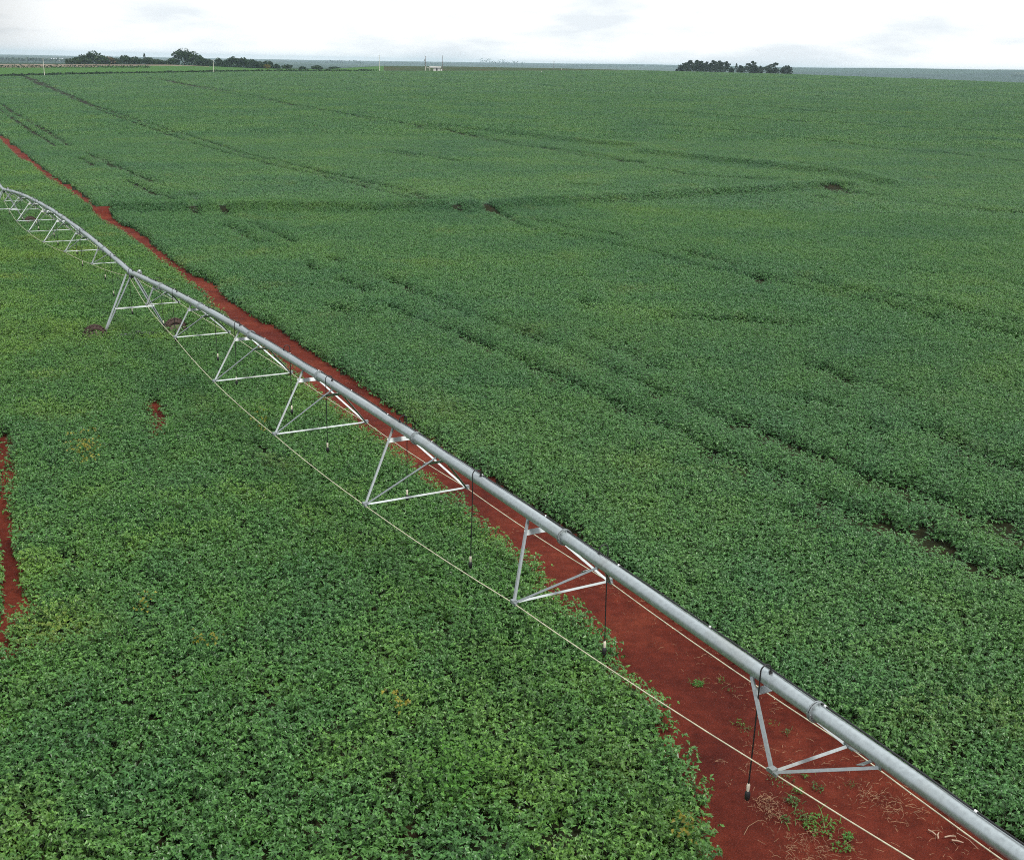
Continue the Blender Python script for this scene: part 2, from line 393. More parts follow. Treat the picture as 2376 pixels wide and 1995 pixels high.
EL = np.array([at(x, y, CAN * .9) for x, y in EL_px]); ER = np.array([at(x, y, 0.05) for x, y in ER_px])
def xa(E, y):
    o = np.argsort(E[:, 1]); Y = E[o, 1]; X = E[o, 0]
    x = np.interp(y, Y, X)
    hi = y > Y[-1]; s = (X[-1] - X[-6]) / (Y[-1] - Y[-6]); x = np.where(hi, X[-1] + s * (y - Y[-1]), x)
    lo = y < Y[0]; s0 = (X[4] - X[0]) / (Y[4] - Y[0]); x = np.where(lo, X[0] + s0 * (y - Y[0]), x)
    return x
zA = lambda pts: [(x / 2.625, y / 2.625 + 160) for x, y in pts]
zB = lambda pts: [(x / 2.625 + 700, y / 2.625 + 160) for x, y in pts]
zC = lambda pts: [(x / 2.397 + 1500, y / 2.397 + 160) for x, y in pts]
zD = lambda pts: [(x / 2.625 + 300, y / 2.625 + 450) for x, y in pts]
zE_ = lambda pts: [(x / 2.625 + 1000, y / 2.625 + 450) for x, y in pts]
zF = lambda pts: [(x / 2.518 + 1600, y / 2.518 + 550) for x, y in pts]
TR = [
 zA([(130,40),(240,95),(290,112),(370,145),(520,212),(700,285),(900,355),(1080,415),(1240,470),(1390,512),(1500,540),(1620,570),(1750,605)]) + zB([(100,640),(200,670),(330,695),(430,725),(560,755),(700,795),(880,825),(960,865),(1050,885)]),
 zA([(165,45),(260,85),(340,120),(430,158),(560,215),(720,270),(900,330),(1080,385),(1250,435),(1390,478),(1500,518),(1700,560),(1870,600)]) + zB([(130,625),(270,655),(420,690),(560,720),(650,740),(780,785),(900,800),(1070,820),(1130,850),(1270,890)]),
 zE_([(280,60),(350,100),(450,130),(550,185),(650,225),(780,240),(940,275),(1080,300),(1200,322),(1310,343),(1400,365),(1500,400),(1600,430),(1660,445)]) + zF([(250,200),(380,225),(440,265)]),
 zE_([(620,155),(760,185),(850,210),(940,225),(1100,240),(1190,268)]), zE_([(1580,355),(1680,385),(1800,410),(1860,432)]),
 zF([(380,215),(530,250),(600,275),(700,300),(800,318),(980,345),(1100,375),(1220,400),(1300,425),(1400,455),(1500,485),(1620,505),(1750,535),(1960,580)]),
 zF([(650,225),(750,250),(850,285),(1050,315),(1200,345),(1350,365),(1600,425),(1700,455),(1830,475),(1960,500)]),
 zA([(880,48),(1020,75),(1150,100),(1320,135),(1500,170),(1700,205),(1880,245)]) + zB([(200,262),(300,280),(460,320),(600,340),(780,370),(900,385),(1000,405),(1150,435),(1300,465),(1480,485),(1700,525),(1900,555),(2100,582)]),
 zA([(950,52),(1090,82),(1250,110),(1420,140),(1600,175),(1760,210),(1950,245),(2100,270)]) + zB([(380,290),(520,310),(700,345),(900,372),(1100,412),(1300,450),(1500,478),(1750,515),(1950,550),(2090,570)]),
 zA([(15,215),(70,255),(150,300),(250,360),(310,395),(380,435),(425,470)]), zA([(530,510),(630,550),(680,580),(760,612),(840,640),(940,685),(1000,700)]),
 zA([(1160,760),(1230,805)]), zA([(1320,830),(1390,885)]) ,
 zA([(0,245),(60,290),(150,345),(230,400),(300,440),(340,470)]), zA([(480,540),(590,590)]), zA([(780,680),(900,735),(1040,785),(1140,825),(1210,885)]),
 zD([(600,185),(680,230),(760,275),(820,300)]), zD([(1085,420),(1150,462)]), zD([(1300,520),(1420,570),(1480,590)]), zD([(1600,680),(1700,730)]),
 zD([(760,180),(850,220),(940,255),(1010,295)]), zD([(1250,390),(1320,415)]), zD([(1600,510),(1700,560)]), zD([(1270,690),(1340,720),(1440,725)]),
 zE_([(180,830),(280,880),(370,910)]), zE_([(580,1020),(640,1055),(760,1090),(870,1145),(960,1175)]), zE_([(530,820),(640,860)]), zE_([(910,645),(985,665)]),
 zE_([(1150,880),(1250,895)]), zE_([(1650,740),(1780,755),(1900,755),(2030,770)]),
 zF([(100,1205),(200,1260),(310,1310),(390,1320)]), zF([(230,1040),(320,1065)]), zF([(430,1110),(530,1150),(620,1195),(720,1230)]), zF([(960,1340),(1080,1390),(1230,1420)]),
 zF([(1450,1490),(1560,1550),(1700,1610),(1870,1610)]), zF([(1700,1610),(1850,1680),(1954,1730)]), zF([(650,1590),(800,1600)]), zF([(1080,1610),(1200,1660),(1350,1690),(1500,1750)]),
 zF([(790,740),(880,780),(960,830)]), zF([(80,460),(180,470),(300,480),(450,490),(560,500)]), zF([(1000,1080),(1100,1105)]),
 zB([(560,495),(700,520),(860,545),(960,565)]), zB([(480,500),(640,525),(700,540)]), zB([(1640,700),(1760,710)]), zB([(560,140),(700,155),(820,178)]), zB([(900,182),(1050,195),(1250,205)]),
 zC([(0,160),(180,170),(300,185),(490,195),(680,210),(900,235),(1100,250)]), zC([(720,205),(880,215),(1050,225),(1250,240),(1480,250),(1700,262),(2060,275)]),
 zC([(0,235),(200,245),(400,258),(540,270),(700,285),(900,297),(1150,305),(1400,325),(1650,340),(2090,345)]),
 zC([(0,305),(300,325),(500,345),(700,370),(900,390),(1100,412),(1280,440),(1440,455),(1640,465),(1860,490),(2090,515)]),
 zC([(0,545),(140,565),(260,590),(500,605),(680,612)]), zC([(990,660),(1110,695)]), zC([(1040,655),(1270,705)]), zC([(930,705),(1030,722)]), zC([(1520,740),(1700,765),(1900,785),(2090,800)]), zC([(850,520),(1060,555)]),
 [(0,775),(60,772),(130,772),(215,768)], [(410,748),(480,745)],
]
zG = lambda pts: [(928 + 1.2057 * x, 139 + 1.2057 * y) for x, y in pts]
FAINT = [zG([(0,480),(60,505),(150,540),(240,580),(300,605),(370,635),(460,680),(540,715),(620,750),(690,775),(780,820),(870,860),(960,900),(1060,945),(1150,985)]),
 zG([(0,430),(60,460),(140,490),(230,520),(340,565),(460,615),(520,640),(620,685),(720,720),(810,760),(900,800),(1000,830),(1090,860),(1200,905)]),
 zG([(360,530),(430,560),(520,595)]), zG([(780,580),(880,610),(960,640)]), zG([(520,495),(640,500),(780,507)]), zG([(730,640),(830,660)]), zG([(1000,700),(1100,745),(1200,780)]), zG([(240,520),(330,560)])]
NHARD = len(TR); TR = TR + FAINT
TRW = [np.array([at(x, y, CAN * .8) for x, y in t]) for t in TR]
BERM = [
 zA([(620,850),(1000,850),(1500,848),(2000,848)]) + zB([(400,850),(800,845),(1100,838),(1300,825),(1500,812),(1700,798),(2100,780)]) + zC([(300,690),(600,675),(900,650),(1100,640)]),
 zB([(740,335),(900,352),(1200,382),(1500,418),(1800,452),(2080,470)]) + zC([(0,462),(300,495),(600,525),(850,555),(1050,572),(1200,595),(1330,632)]),
]
BERMW = [np.array([at(x, y, CAN) for x, y in t]) for t in BERM]
# bare spots and a narrow path inside the near plot
PATH = np.array([at(x, y, 0.1) for x, y in [(0,1010),(3.4,1063),(8.5,1138),(15,1223),(19,1274),(24,1325),(20,1376),(15,1427),(7,1472),(-10,1520)]])
GAP = np.array([at(x, y, 0.1) for x, y in [(352,938),(364,968),(378,1003)]])
BARE = np.array([at(x, y, 0.2) for x, y in [(812, 1975), (1180, 1478), (300, 764), (545,1230),(620,1610),(160,1585),(1290,1960),(350,1010),(830,1560)]])
BARE_R = [.32, .12, .3, .3, .22, .22, .25, .3, .2]

build_ground()

# ------------------------------------------------------------------ crop plants
def leaflets(base, yaw, pit, Ln, Wn, rg, fold=.34, droop=.75):
    """many leaflets at once: base (n,3), yaw, pitch up, length, width -> verts (n*5), tris (n*4)"""
    n = len(base)
    d = np.stack([np.cos(yaw) * np.cos(pit), np.sin(yaw) * np.cos(pit), np.sin(pit)], -1)
    s = np.stack([-np.sin(yaw), np.cos(yaw), np.zeros(n)], -1); roll = rg.normal(0, .45, n)
    u = np.cross(d, s)
    u = np.where(u[:, 2:3] < 0, -u, u)
    s, u = s * np.cos(roll)[:, None] + u * np.sin(roll)[:, None], u * np.cos(roll)[:, None] - s * np.sin(roll)[:, None]
    Ln = Ln[:, None]; Wn = Wn[:, None]
    c1 = base + d * Ln * .45 + u * Ln * .07
    l1 = base + d * Ln * .42 + s * Wn * .5 + u * Wn * fold
    r1 = base + d * Ln * .42 - s * Wn * .5 + u * Wn * fold
    dd = d * math.cos(droop) - u * math.sin(droop)
    tip = c1 + dd * Ln * .55
    V = np.stack([base, l1, c1, r1, tip], 1).reshape(-1, 3)
    k = np.arange(n)[:, None] * 5
    T = np.concatenate([k + [[0, 2, 1]], k + [[0, 3, 2]], k + [[1, 2, 4]], k + [[2, 3, 4]]], 1).reshape(-1, 3)
    return V, T
def plant_mesh(name, seed, n_tri, rad, h, Ln, Wn, mat, low=.3, stems=True, single=False, pitm=.12):
    rg = np.random.default_rng(seed)
    k = 1 if single else 3
    ang = rg.uniform(0, 2*np.pi, n_tri); rr = rad * np.sqrt(rg.uniform(0, 1, n_tri))
    zz = h * (1 - low * rg.uniform(0, 1, n_tri) ** 1.15 - .16 * (rr / rad) ** 2)
    nl = n_tri // 3; zz[:nl] = h * rg.uniform(.06, .32, nl); rr[:nl] = rad * .85 * np.sqrt(rg.uniform(0, 1, nl))     # lower storey
    c = np.stack([rr * np.cos(ang), rr * np.sin(ang), zz], -1)
    outy = ang + rg.normal(0, .7, n_tri)
    if k == 3:
        base = np.repeat(c, 3, 0); yaw = np.repeat(outy, 3) + np.tile([-1.25, 0, 1.25], n_tri) + rg.normal(0, .2, n_tri * 3)
        pit = np.repeat(rg.normal(pitm, .45, n_tri), 3) + rg.normal(0, .38, n_tri * 3)
    else:
        base = c; yaw = rg.uniform(0, 2*np.pi, n_tri); pit = rg.normal(pitm, .45, n_tri)
    n = len(base); big = np.where(base[:, 2] < h * .34, 1.6, 1.0)
    V, T = leaflets(base, yaw, pit, Ln * big * rg.uniform(.75, 1.2, n), Wn * big * rg.uniform(.75, 1.15, n), rg)
    lv = np.repeat(np.clip(rg.normal(.5, .24, n), 0, 1), 5)
    mi = np.zeros(len(T), np.int32)
    if stems:
        pv, pt = [], []; b = len(V)
        for q in range(n_tri):
            if q % 3 == 0 and not single:
                p0 = c[q] * np.array([.15, .15, 0]) + np.array([0, 0, 0]); p1 = c[q]
                w = np.array([-math.sin(ang[q]), math.cos(ang[q]), 0]) * .006
                pv += [p0 - w, p0 + w, p1]; pt.append((b, b + 1, b + 2)); b += 3
        if pv:
            V = np.vstack([V, pv]); T = np.vstack([T, pt]); lv = np.concatenate([lv, np.full(len(pv), .3)])
            mi = np.concatenate([mi, np.ones(len(pt), np.int32)])
    me = npmesh(name, V, T)
    a = me.attributes.new('leafvar', 'FLOAT', 'POINT'); a.data.foreach_set('value', lv.astype(np.float32))
    me.materials.append(mat); me.materials.append(M_stem)
    me.polygons.foreach_set('material_index', mi)
    return me
def plant_set(cname, mat):
    """an unlinked library of plants: 0-5 full plants, 6-9 coarser clumps, 10-12 clumps for the far part"""
    col = bpy.data.collections.new(cname)
    spec = [(31, .29, .68, .097, .049, .6, True, False)] * 6 + [(38, .38, .68, .118, .060, .6, False, False)] * 4 + [(100, .80, .68, .25, .135, .6, False, True)] * 3
    for i, (n_, r_, h_, l_, w_, lo, st, sg) in enumerate(spec):
        me = plant_mesh('%s_%02d' % (cname, i), 100 + i, n_, r_, h_, l_, w_, mat, lo, st, sg)
        o = bpy.data.objects.new('%s_%02d' % (cname, i), me); col.objects.link(o)
    return col
def scatter(name, P, rotz, scl, idx, col, label, cat):
    me = bpy.data.meshes.new(name); me.vertices.add(len(P)); me.vertices.foreach_set('co', P.astype(np.float32).ravel())
    a = me.attributes.new('rz', 'FLOAT', 'POINT'); a.data.foreach_set('value', rotz.astype(np.float32))
    a = me.attributes.new('scl', 'FLOAT_VECTOR', 'POINT'); a.data.foreach_set('vector', scl.astype(np.float32).ravel())
    a = me.attributes.new('idx', 'INT', 'POINT'); a.data.foreach_set('value', idx.astype(np.int32))
    o = link(name, me)
    ng = bpy.data.node_groups.new(name + '_nodes', 'GeometryNodeTree')
    ng.interface.new_socket('Geometry', in_out='INPUT', socket_type='NodeSocketGeometry')
    ng.interface.new_socket('Geometry', in_out='OUTPUT', socket_type='NodeSocketGeometry')
    gi = ng.nodes.new('NodeGroupInput'); go = ng.nodes.new('NodeGroupOutput')
    ci = ng.nodes.new('GeometryNodeCollectionInfo'); ci.inputs['Collection'].default_value = col
    ci.inputs['Separate Children'].default_value = True; ci.inputs['Reset Children'].default_value = True
    ip = ng.nodes.new('GeometryNodeInstanceOnPoints'); ip.inputs['Pick Instance'].default_value = True
    def attr(nm, ty):
        n = ng.nodes.new('GeometryNodeInputNamedAttribute'); n.data_type = ty; n.inputs['Name'].default_value = nm
        return n.outputs['Attribute']
    cx = ng.nodes.new('ShaderNodeCombineXYZ'); lk = ng.links
    lk.new(attr('rz', 'FLOAT'), cx.inputs['Z'])
    e2r = ng.nodes.new('FunctionNodeEulerToRotation'); lk.new(cx.outputs[0], e2r.inputs[0])
    lk.new(gi.outputs[0], ip.inputs['Points']); lk.new(ci.outputs[0], ip.inputs['Instance'])
    lk.new(attr('idx', 'INT'), ip.inputs['Instance Index']); lk.new(e2r.outputs[0], ip.inputs['Rotation']); lk.new(attr('scl', 'FLOAT_VECTOR'), ip.inputs['Scale'])
    lk.new(ip.outputs[0], go.inputs[0])
    md = o.modifiers.new('plants', 'NODES'); md.node_group = ng
    tag(o, label, cat, kind='stuff')
    return o

ROWA = math.atan2(*(TRW[7][-1] - TRW[7][0])[::-1])       # crop rows run along the wheel lines
def band(r0, r1, srow, sin_, margin=.57):
    y1 = r1; x1 = r1 * margin
    Rr = math.hypot(x1, y1)
    u = np.arange(-Rr, Rr, srow); w = np.arange(-Rr, Rr, sin_)
    out_ = []
    ca, sa = math.cos(ROWA), math.sin(ROWA)
    for k0 in range(0, len(u), 400):
        U, Wd = np.meshgrid(u[k0:k0+400], w, indexing='ij')
        x = (Wd * ca - U * sa).ravel(); y = (Wd * sa + U * ca).ravel()
        r = np.hypot(x, y); k = (y > 3) & (np.abs(x) < margin * y + 6) & (r >= r0) & (r < r1)
        out_.append(np.stack([x[k], y[k]], -1))
    P = np.vstack(out_)
    ca_, sa_ = ca, sa
    j = rng.normal(0, 1, P.shape) * [sin_ * .3, srow * .16]
    return P + np.stack([j[:, 0] * ca_ - j[:, 1] * sa_, j[:, 0] * sa_ + j[:, 1] * ca_], -1)
def make_field():
    sets = {'l': [], 'r': []}
    #        r0   r1   rowsp inrow scl  idx0 idx1 trackw
    bands = [(9, 62, .46, .235, 1.0, 0, 6, .42, .15), (62, 135, .46, .30, 1.0, 6, 10, .56, .35), (135, 280, .80, .48, 1.5, 6, 10, .80, 1.1),
             (280, 520, 1.1, 1.0, 1.0, 10, 13, 1.0, 1.4), (520, 930, 1.75, 1.55, 1.55, 10, 13, 1.35, 1.6)]
    for r0, r1, a_, b_, s_, i0, i1, tw, twk in bands:
        P = band(r0, r1, a_, b_); r = np.hypot(P[:, 0], P[:, 1])
        px = 1205 + 2812 * np.clip(P[:, 0] / P[:, 1], -.6, .6)
        keep = r < np.interp(px, _pE, _rE)
        P = P[keep]; r = r[keep]; x, y = P[:, 0], P[:, 1]
        side_l = x < xa(EL, y) - .26 * s_; side_r = x > xa(ER, y) + .36 * s_
        n = len(P)
        h = 1.0 + .30 * (fbm(x / 5, y / 5, 31) - .5) + .30 * (fbm(x / 1.1, y / 1.1, 41) - .5) + rng.normal(0, .085, n)
        dep = np.zeros(n)
        for ti, t in enumerate(TRW):
            lo = t.min(0) - 4; hi = t.max(0) + 4
            m_ = (x > lo[0]) & (x < hi[0]) & (y > lo[1]) & (y < hi[1])
            if not m_.any(): continue
            d, dr = polydist(P[m_], t, True); brk = .45 + .75 * fbm(x[m_] / 5, y[m_] / 5, 77)
            q = P[m_] / r[m_][:, None]; s2 = (dr[:, 0] * q[:, 1] - dr[:, 1] * q[:, 0]) ** 2; tws = tw * (1 + twk * s2)
            dep[m_] = np.maximum(dep[m_], np.clip(2.6 - 2.0 * d / tws - .9 * (brk < .60), 0, 1) * (1.0 if ti < NHARD else .62))
        keep = rng.uniform(0, 1, n) > dep * .93
        h = h * (1 - .6 * dep)
        if r0 < 130:
            keep &= ~((polydist(P, PATH) < .25) & side_l) & ~((polydist(P, GAP) < .31) & side_l)
            for (bx, by), br in zip(BARE, BARE_R):
                keep &= ~((np.hypot(x - bx, y - by) < br * (.7 + .6 * rng.uniform(size=n))) & side_l)
        # small lodged / missing plants
        keep &= rng.uniform(0, 1, n) > np.where(side_l, .07, .03)
        keep &= ~((fbm(x / (1.4 * s_), y / (.7 * s_), 91, 2) < .17) & (rng.uniform(size=n) < .8))
        z = ground(x, y)
        zs = h * (1.0 if i0 < 10 else 1.1)
        sc = np.stack([s_ * rng.uniform(.88, 1.14, n)] * 2 + [zs], -1)
        rz = rng.uniform(0, 2 * np.pi, n); ix = rng.integers(i0, i1, n)
        for key, sd in (('l', side_l), ('r', side_r)):
            k = keep & sd
            sets[key].append((np.column_stack([P[k], z[k]]), rz[k], sc[k], ix[k]))
    for key, mat, lab in (('l', M_leaf_l, 'soybean plot on the left, under the irrigation line, with a few yellow and weedy patches'),
                          ('r', M_leaf_r, 'vast dark green soybean field right of the red strip, crossed by wheel lines')):
        col = plant_set('soy_plants_' + ('near' if key == 'l' else 'wide'), mat)
        S = [np.concatenate([q[i] for q in sets[key]]) for i in range(4)]
        print('field', key, len(S[0]))
        scatter('soybean_field', S[0], S[1], S[2], S[3], col, lab, 'soybean crop')
make_field()

# ------------------------------------------------------------------ the irrigation line
P = 6.75; SPAN = 8 * P
T1 = np.array([-18.5822, 55.4201]); TH1, TH2 = -1.06549, -1.06041
Z1, Z2, Z0, CAM1, CAM0 = -9.98873 + CZ, -8.5784 + CZ, -11.40357 + CZ, .694, .7807
D1 = np.array([math.cos(TH1), math.sin(TH1)]); D2 = np.array([math.cos(TH2), math.sin(TH2)])
WS = [.702, 1.0566, 1.3349, 1.3938]; DS = [.7294, 1.1019, 1.4382, 1.5362]
AOFF = 1.2513; R_P = .116
class Line:
    def __init__(s, A, d, za, zb, camber):
        s.A = A; s.d = d; s.za = za; s.zb = zb; s.c = camber; s.n = np.array([-d[1], d[0]])
    def p(s, t, side=0., dz=0.):
        q = s.A + s.d * t + s.n * side; u = t / SPAN
        return np.array([q[0], q[1], s.za + (s.zb - s.za) * u + 4 * s.c * u * (1 - u) + dz])
L1 = Line(T1, D1, Z1, Z2, CAM1)
L0 = Line(T1 - D2 * SPAN, D2, Z0, Z1, CAM0)
LX = Line(T1 - D2 * SPAN * 2, D2, Z0 - 1.2, Z0, CAM0)
def drop_hose(ln, t, side, root):
    sd = .21 * side; o = ln.p(0)
    rg = random.Random(int(t * 100)); lx, ly = rg.uniform(-.03, .03), rg.uniform(-.03, .03)
    g = MB(o)
    pts = [ln.p(t, .02 * side, R_P - .01), ln.p(t, .02 * side, R_P + .07)]
    for k in range(1, 9):
        a = math.pi * k / 8; pts.append(ln.p(t, .02 * side + (sd - .02 * side) * (1 - math.cos(a)) / 2, R_P + .07 + .085 * math.sin(a)))
    end = ln.p(t, sd, -1.70)
    for k in range(1, 7):
        u = k / 6; q = ln.p(t, sd, R_P + .07 - u * (1.70 + R_P + .07)); q[0] += lx * u * u; q[1] += ly * u * u; pts.append(q)
    g.tube(pts, .0115, 7)
    g.box(ln.p(t, .02 * side, R_P + .005), .05, .05, .05)
    h = g.build('drop_hose', M_black, root)
    e = pts[-1]
    n_ = MB(o); n_.tube([e + [0, 0, .03], e, e + [0, 0, -.05], e + [0, 0, -.10]], [.018, .028, .025, .02], 8); n_.build('nozzle', M_cream, h)
    w_ = MB(o); w_.tube([e + [0, 0, -.095], e + [0, 0, -.12], e + [0, 0, -.17], e + [0, 0, -.23], e + [0, 0, -.26]], [.018, .040, .045, .040, .018], 10); w_.build('weight', M_black, h)
def build_span(ln, label, hoses, detail=True):
    o = ln.p(0); root = empty('irrigation_span', o)
    tag(root, label, 'irrigation span', 'spans of the irrigation line')
    m = MB(o); m.tube([ln.p(t) for t in np.linspace(.22, SPAN - .22, 97)], R_P, 20); m.build('main_pipe', M_pipe, root)
    st = [(i + 1) * P for i in range(7)]
    for i, s in enumerate(st):
        k = 3 - abs(3 - i); w, d = WS[k], DS[k]
        f = MB(o); f.tube([ln.p(s - .028), ln.p(s - .008)], R_P + .042, 20); f.tube([ln.p(s + .008), ln.p(s + .028)], R_P + .042, 20)
        for a in range(8):
            an = a * math.pi / 4; f.tube([ln.p(s - .045, math.cos(an) * (R_P + .024), math.sin(an) * (R_P + .024)), ln.p(s + .045, math.cos(an) * (R_P + .024), math.sin(an) * (R_P + .024))], .011, 6)
        f.build('flange', M_bar, root)
        J = {sd: ln.p(s, sd * w, -d) for sd in (-1, 1)}
        for sd in (-1, 1):
            for q in (-1, 1):
                b = MB(o); top = ln.p(s + q * AOFF, sd * .085, -.075)
                b.angle(J[sd], top, .047, .006); b.box(top, .10, .012, .09, [np.append(ln.d, 0), np.append(ln.n, 0), np.array([0, 0, 1])])
                b.build('truss_brace', M_bar, root)
        c = MB(o); c.angle(J[-1] + [0, 0, .012], J[1] + [0, 0, .012], .045, .006); c.build('cross_strut', M_bar, root)
        for q in (-1, 1):
            A_, B_ = ln.p(s + q * AOFF, -.085, -.075), ln.p(s + q * AOFF, .085, -.075)
            l_ = A_ + (J[-1] - A_) * .17; r_ = B_ + (J[1] - B_) * .17
            ax0 = (r_ - l_) / np.linalg.norm(r_ - l_); ax1 = (l_ - A_ + r_ - B_); ax1 = ax1 / np.linalg.norm(ax1); ax2 = np.cross(ax0, ax1)
            g = MB(o); g.box((l_ + r_) / 2 + ax2 * .02, np.linalg.norm(r_ - l_), .12, .008, [ax0, ax1, ax2])
            g.build('gusset_plate', M_plate, root)
        for sd in (-1, 1):
            j = MB(o); j.box(J[sd] + [0, 0, -.02], .20, .05, .05, [np.append(ln.d, 0), np.append(ln.n, 0), np.array([0, 0, 1])])
            j.box(J[sd] + [0, 0, .02], .09, .10, .05, [np.append(ln.d, 0), np.append(ln.n, 0), np.array([0, 0, 1])])
            j.build('joint_clamp', M_bar, root)
    for sd in (-1, 1):
        pts = [ln.p(.45, sd * .13, -.24)] + [ln.p(s, sd * WS[3 - abs(3 - i)], -DS[3 - abs(3 - i)] - .03) for i, s in enumerate(st)] + [ln.p(SPAN - .45, sd * .13, -.24)]
        fine = []
        for a, b in zip(pts[:-1], pts[1:]):
            for u in np.linspace(0, 1, 6)[:-1]: fine.append(a + (b - a) * u - np.array([0, 0, .05 * 4 * u * (1 - u)]))
        fine.append(pts[-1])
        r_ = MB(o); r_.tube(fine, .0105, 7); r_.build('truss_rod', M_rod, root)
    # power cable lying along the top of the pipe, tied down with white straps
    cb = MB(o); ts = np.linspace(.1, SPAN - .1, 190); pts = []
    for t in ts:
        th = math.radians(14 + 46 * (float(vnoise(t / 2.3, 0.5, 9)) - .35) + 6 * math.sin(t * 2.1)); rr = R_P + .012 + .02 * float(vnoise(t / 1.1, 3.5, 4))
        pts.append(ln.p(t, math.sin(th) * rr, math.cos(th) * rr))
    cb.tube(pts, .0145, 6); nf = len(cb.f)
    if detail:
        for k in range(4, 190, 9):
            d_ = pts[min(k + 1, 189)] - pts[k]; d_ /= np.linalg.norm(d_)
            cb.tube([pts[k] - d_ * .02, pts[k] + d_ * .02], .019, 6)
    cable = cb.build('power_cable', [M_black, M_tie], root); cable.data.polygons.foreach_set('material_index', [0] * nf + [1] * (len(cb.f) - nf))
    for t, sd in hoses: drop_hose(ln, t, sd, root)
    return root
H1 = [(.62, 1), (5.5, -1), (9.72, 1), (14.7, -1), (19.0, 1), (23.7, -1), (28.1, 1), (32.7, -1), (37.1, 1), (41.65, -1), (46.3, 1), (50.9, -1)]
H0 = [(SPAN - 3.9 - 4.55 * k, 1 if k % 2 else -1) for k in range(11)][::-1]
# +1 on the line's own left is the photograph's right, so flip the sides
H1 = [(t, -s) for t, s in H1]
build_span(L1, 'nearest galvanised irrigation span, passing over the red strip and out at the lower right', H1)
build_span(L0, 'middle irrigation span, arched between two wheeled towers in the left part of the field', H0)
build_span(LX, 'farthest irrigation span, only its end showing at the left edge beyond the far tower', H0[-4:], False)

def build_tower(ln, t, label):
    base = ln.p(t); gz = float(ground(base[0], base[1])); o = np.array([base[0], base[1], gz]); hz = base[2] - gz
    root = empty('drive_tower', o); tag(root, label, 'wheel tower', 'wheeled towers of the irrigation line')
    e = np.append(ln.d, 0); n = np.append(ln.n, 0); u = np.array([0, 0, 1.0]); BL = 1.56; hub = .40
    for sd in (-1, 1):
        for q in (-1, 1):
            m = MB(o); m.angle(o + n * sd * (BL - .06) + u * (hub + .10) + e * q * .10, o + n * sd * .17 + u * (hz - .12) + e * q * .48, .085, .010); m.build('leg', M_bar, root)
        m = MB(o); m.angle(o + n * sd * (BL * .58) + u * (hub + (hz - hub) * .40) + e * -.24, o + n * sd * (BL * .58) + u * (hub + (hz - hub) * .40) + e * .24, .05, .008); m.build('leg_tie', M_bar, root)
    m = MB(o); m.box(o + u * (hub - .08), 2 * BL + .1, .13, .13, [n, e, u]); m.build('base_beam', M_bar, root)
    z_ = hub + (hz - hub) * .46; wd = BL + (.17 - BL) * .46
    m = MB(o); m.angle(o + n * -wd + u * z_ + e * .30, o + n * wd + u * z_ + e * .30, .09, .01); m.build('cross_brace', M_bar, root)
    m = MB(o); m.tube([base - e * .24, base - e * .10, base + e * .10, base + e * .24], [R_P + .03, R_P + .012, R_P + .012, R_P + .03], 16); m.build('pipe_joint', M_pipe, root)
    m = MB(o); m.tube([base - u * .13 - e * .30, base - u * .22, base - u * .13 + e * .34], .075, 12); m.build('rubber_boot', M_black, root)
    m = MB(o); m.box(base + n * .30 + u * .02 + e * .55, .18, .20, .22, [e, n, u]); m.tube([base + n * .30 + u * .13 + e * .55, base + n * .30 + u * .18 + e * .55, base + n * .30 + u * .21 + e * .55], [.09, .08, .03], 12); m.build('control_box', M_plate, root)
    m = MB(o); m.tube([o + u * (hub + .02) + n * .1 + e * .06, o + u * (hub + .02) + n * .1 + e * .42], .11, 14); m.box(o + u * hub + n * .1 + e * .2, .2, .26, .22, [n, e, u]); m.build('drive_motor', M_black, root)
    for sd in (-1, 1):
        c = o + n * sd * (BL + .36) + u * hub + e * .05
        m = MB(o)
        m.tube([c - e * .10, c + e * .10], .30, 22); m.tube([c - e * .16, c - e * .10], .14, 14); m.box(c - n * sd * .3, .34, .12, .12, [n, e, u])
        wheel = m.build('wheel', M_rim, root)
        ty = MB(o); vs = []; fs = []; nu, nv = 36, 10
        for i in range(nu):
            a = 2 * math.pi * i / nu; rad = n * math.cos(a) + u * math.sin(a)
            for j in range(nv):
                b = 2 * math.pi * j / nv; vs.append(c + rad * (.41 + .135 * math.cos(b)) + e * .165 * math.sin(b))
        for i in range(nu):
            for j in range(nv):
                fs.append((i*nv+j, i*nv+(j+1) % nv, ((i+1) % nu)*nv+(j+1) % nv, ((i+1) % nu)*nv+j))
        ty.add(vs, fs, True)
        for i in range(22):
            for side in (-1, 1):
                a = 2 * math.pi * (i + (.5 if side > 0 else 0)) / 22; rad = n * math.cos(a) + u * math.sin(a); tg = -n * math.sin(a) + u * math.cos(a)
                t2 = tg * .75 + e * side * .66; t2 /= np.linalg.norm(t2)
                ty.box(c + rad * .548 + e * side * .075, .19, .045, .05, [t2, np.cross(rad, t2), rad])
        ty.build('tyre', M_tyre, wheel)
    return root
build_tower(L1, 0, 'near A-frame tower with two muddy tyres standing in the left soybean plot')
build_tower(L0, 0, 'far A-frame tower cut by the left edge, its brown tyre half hidden in the crop')

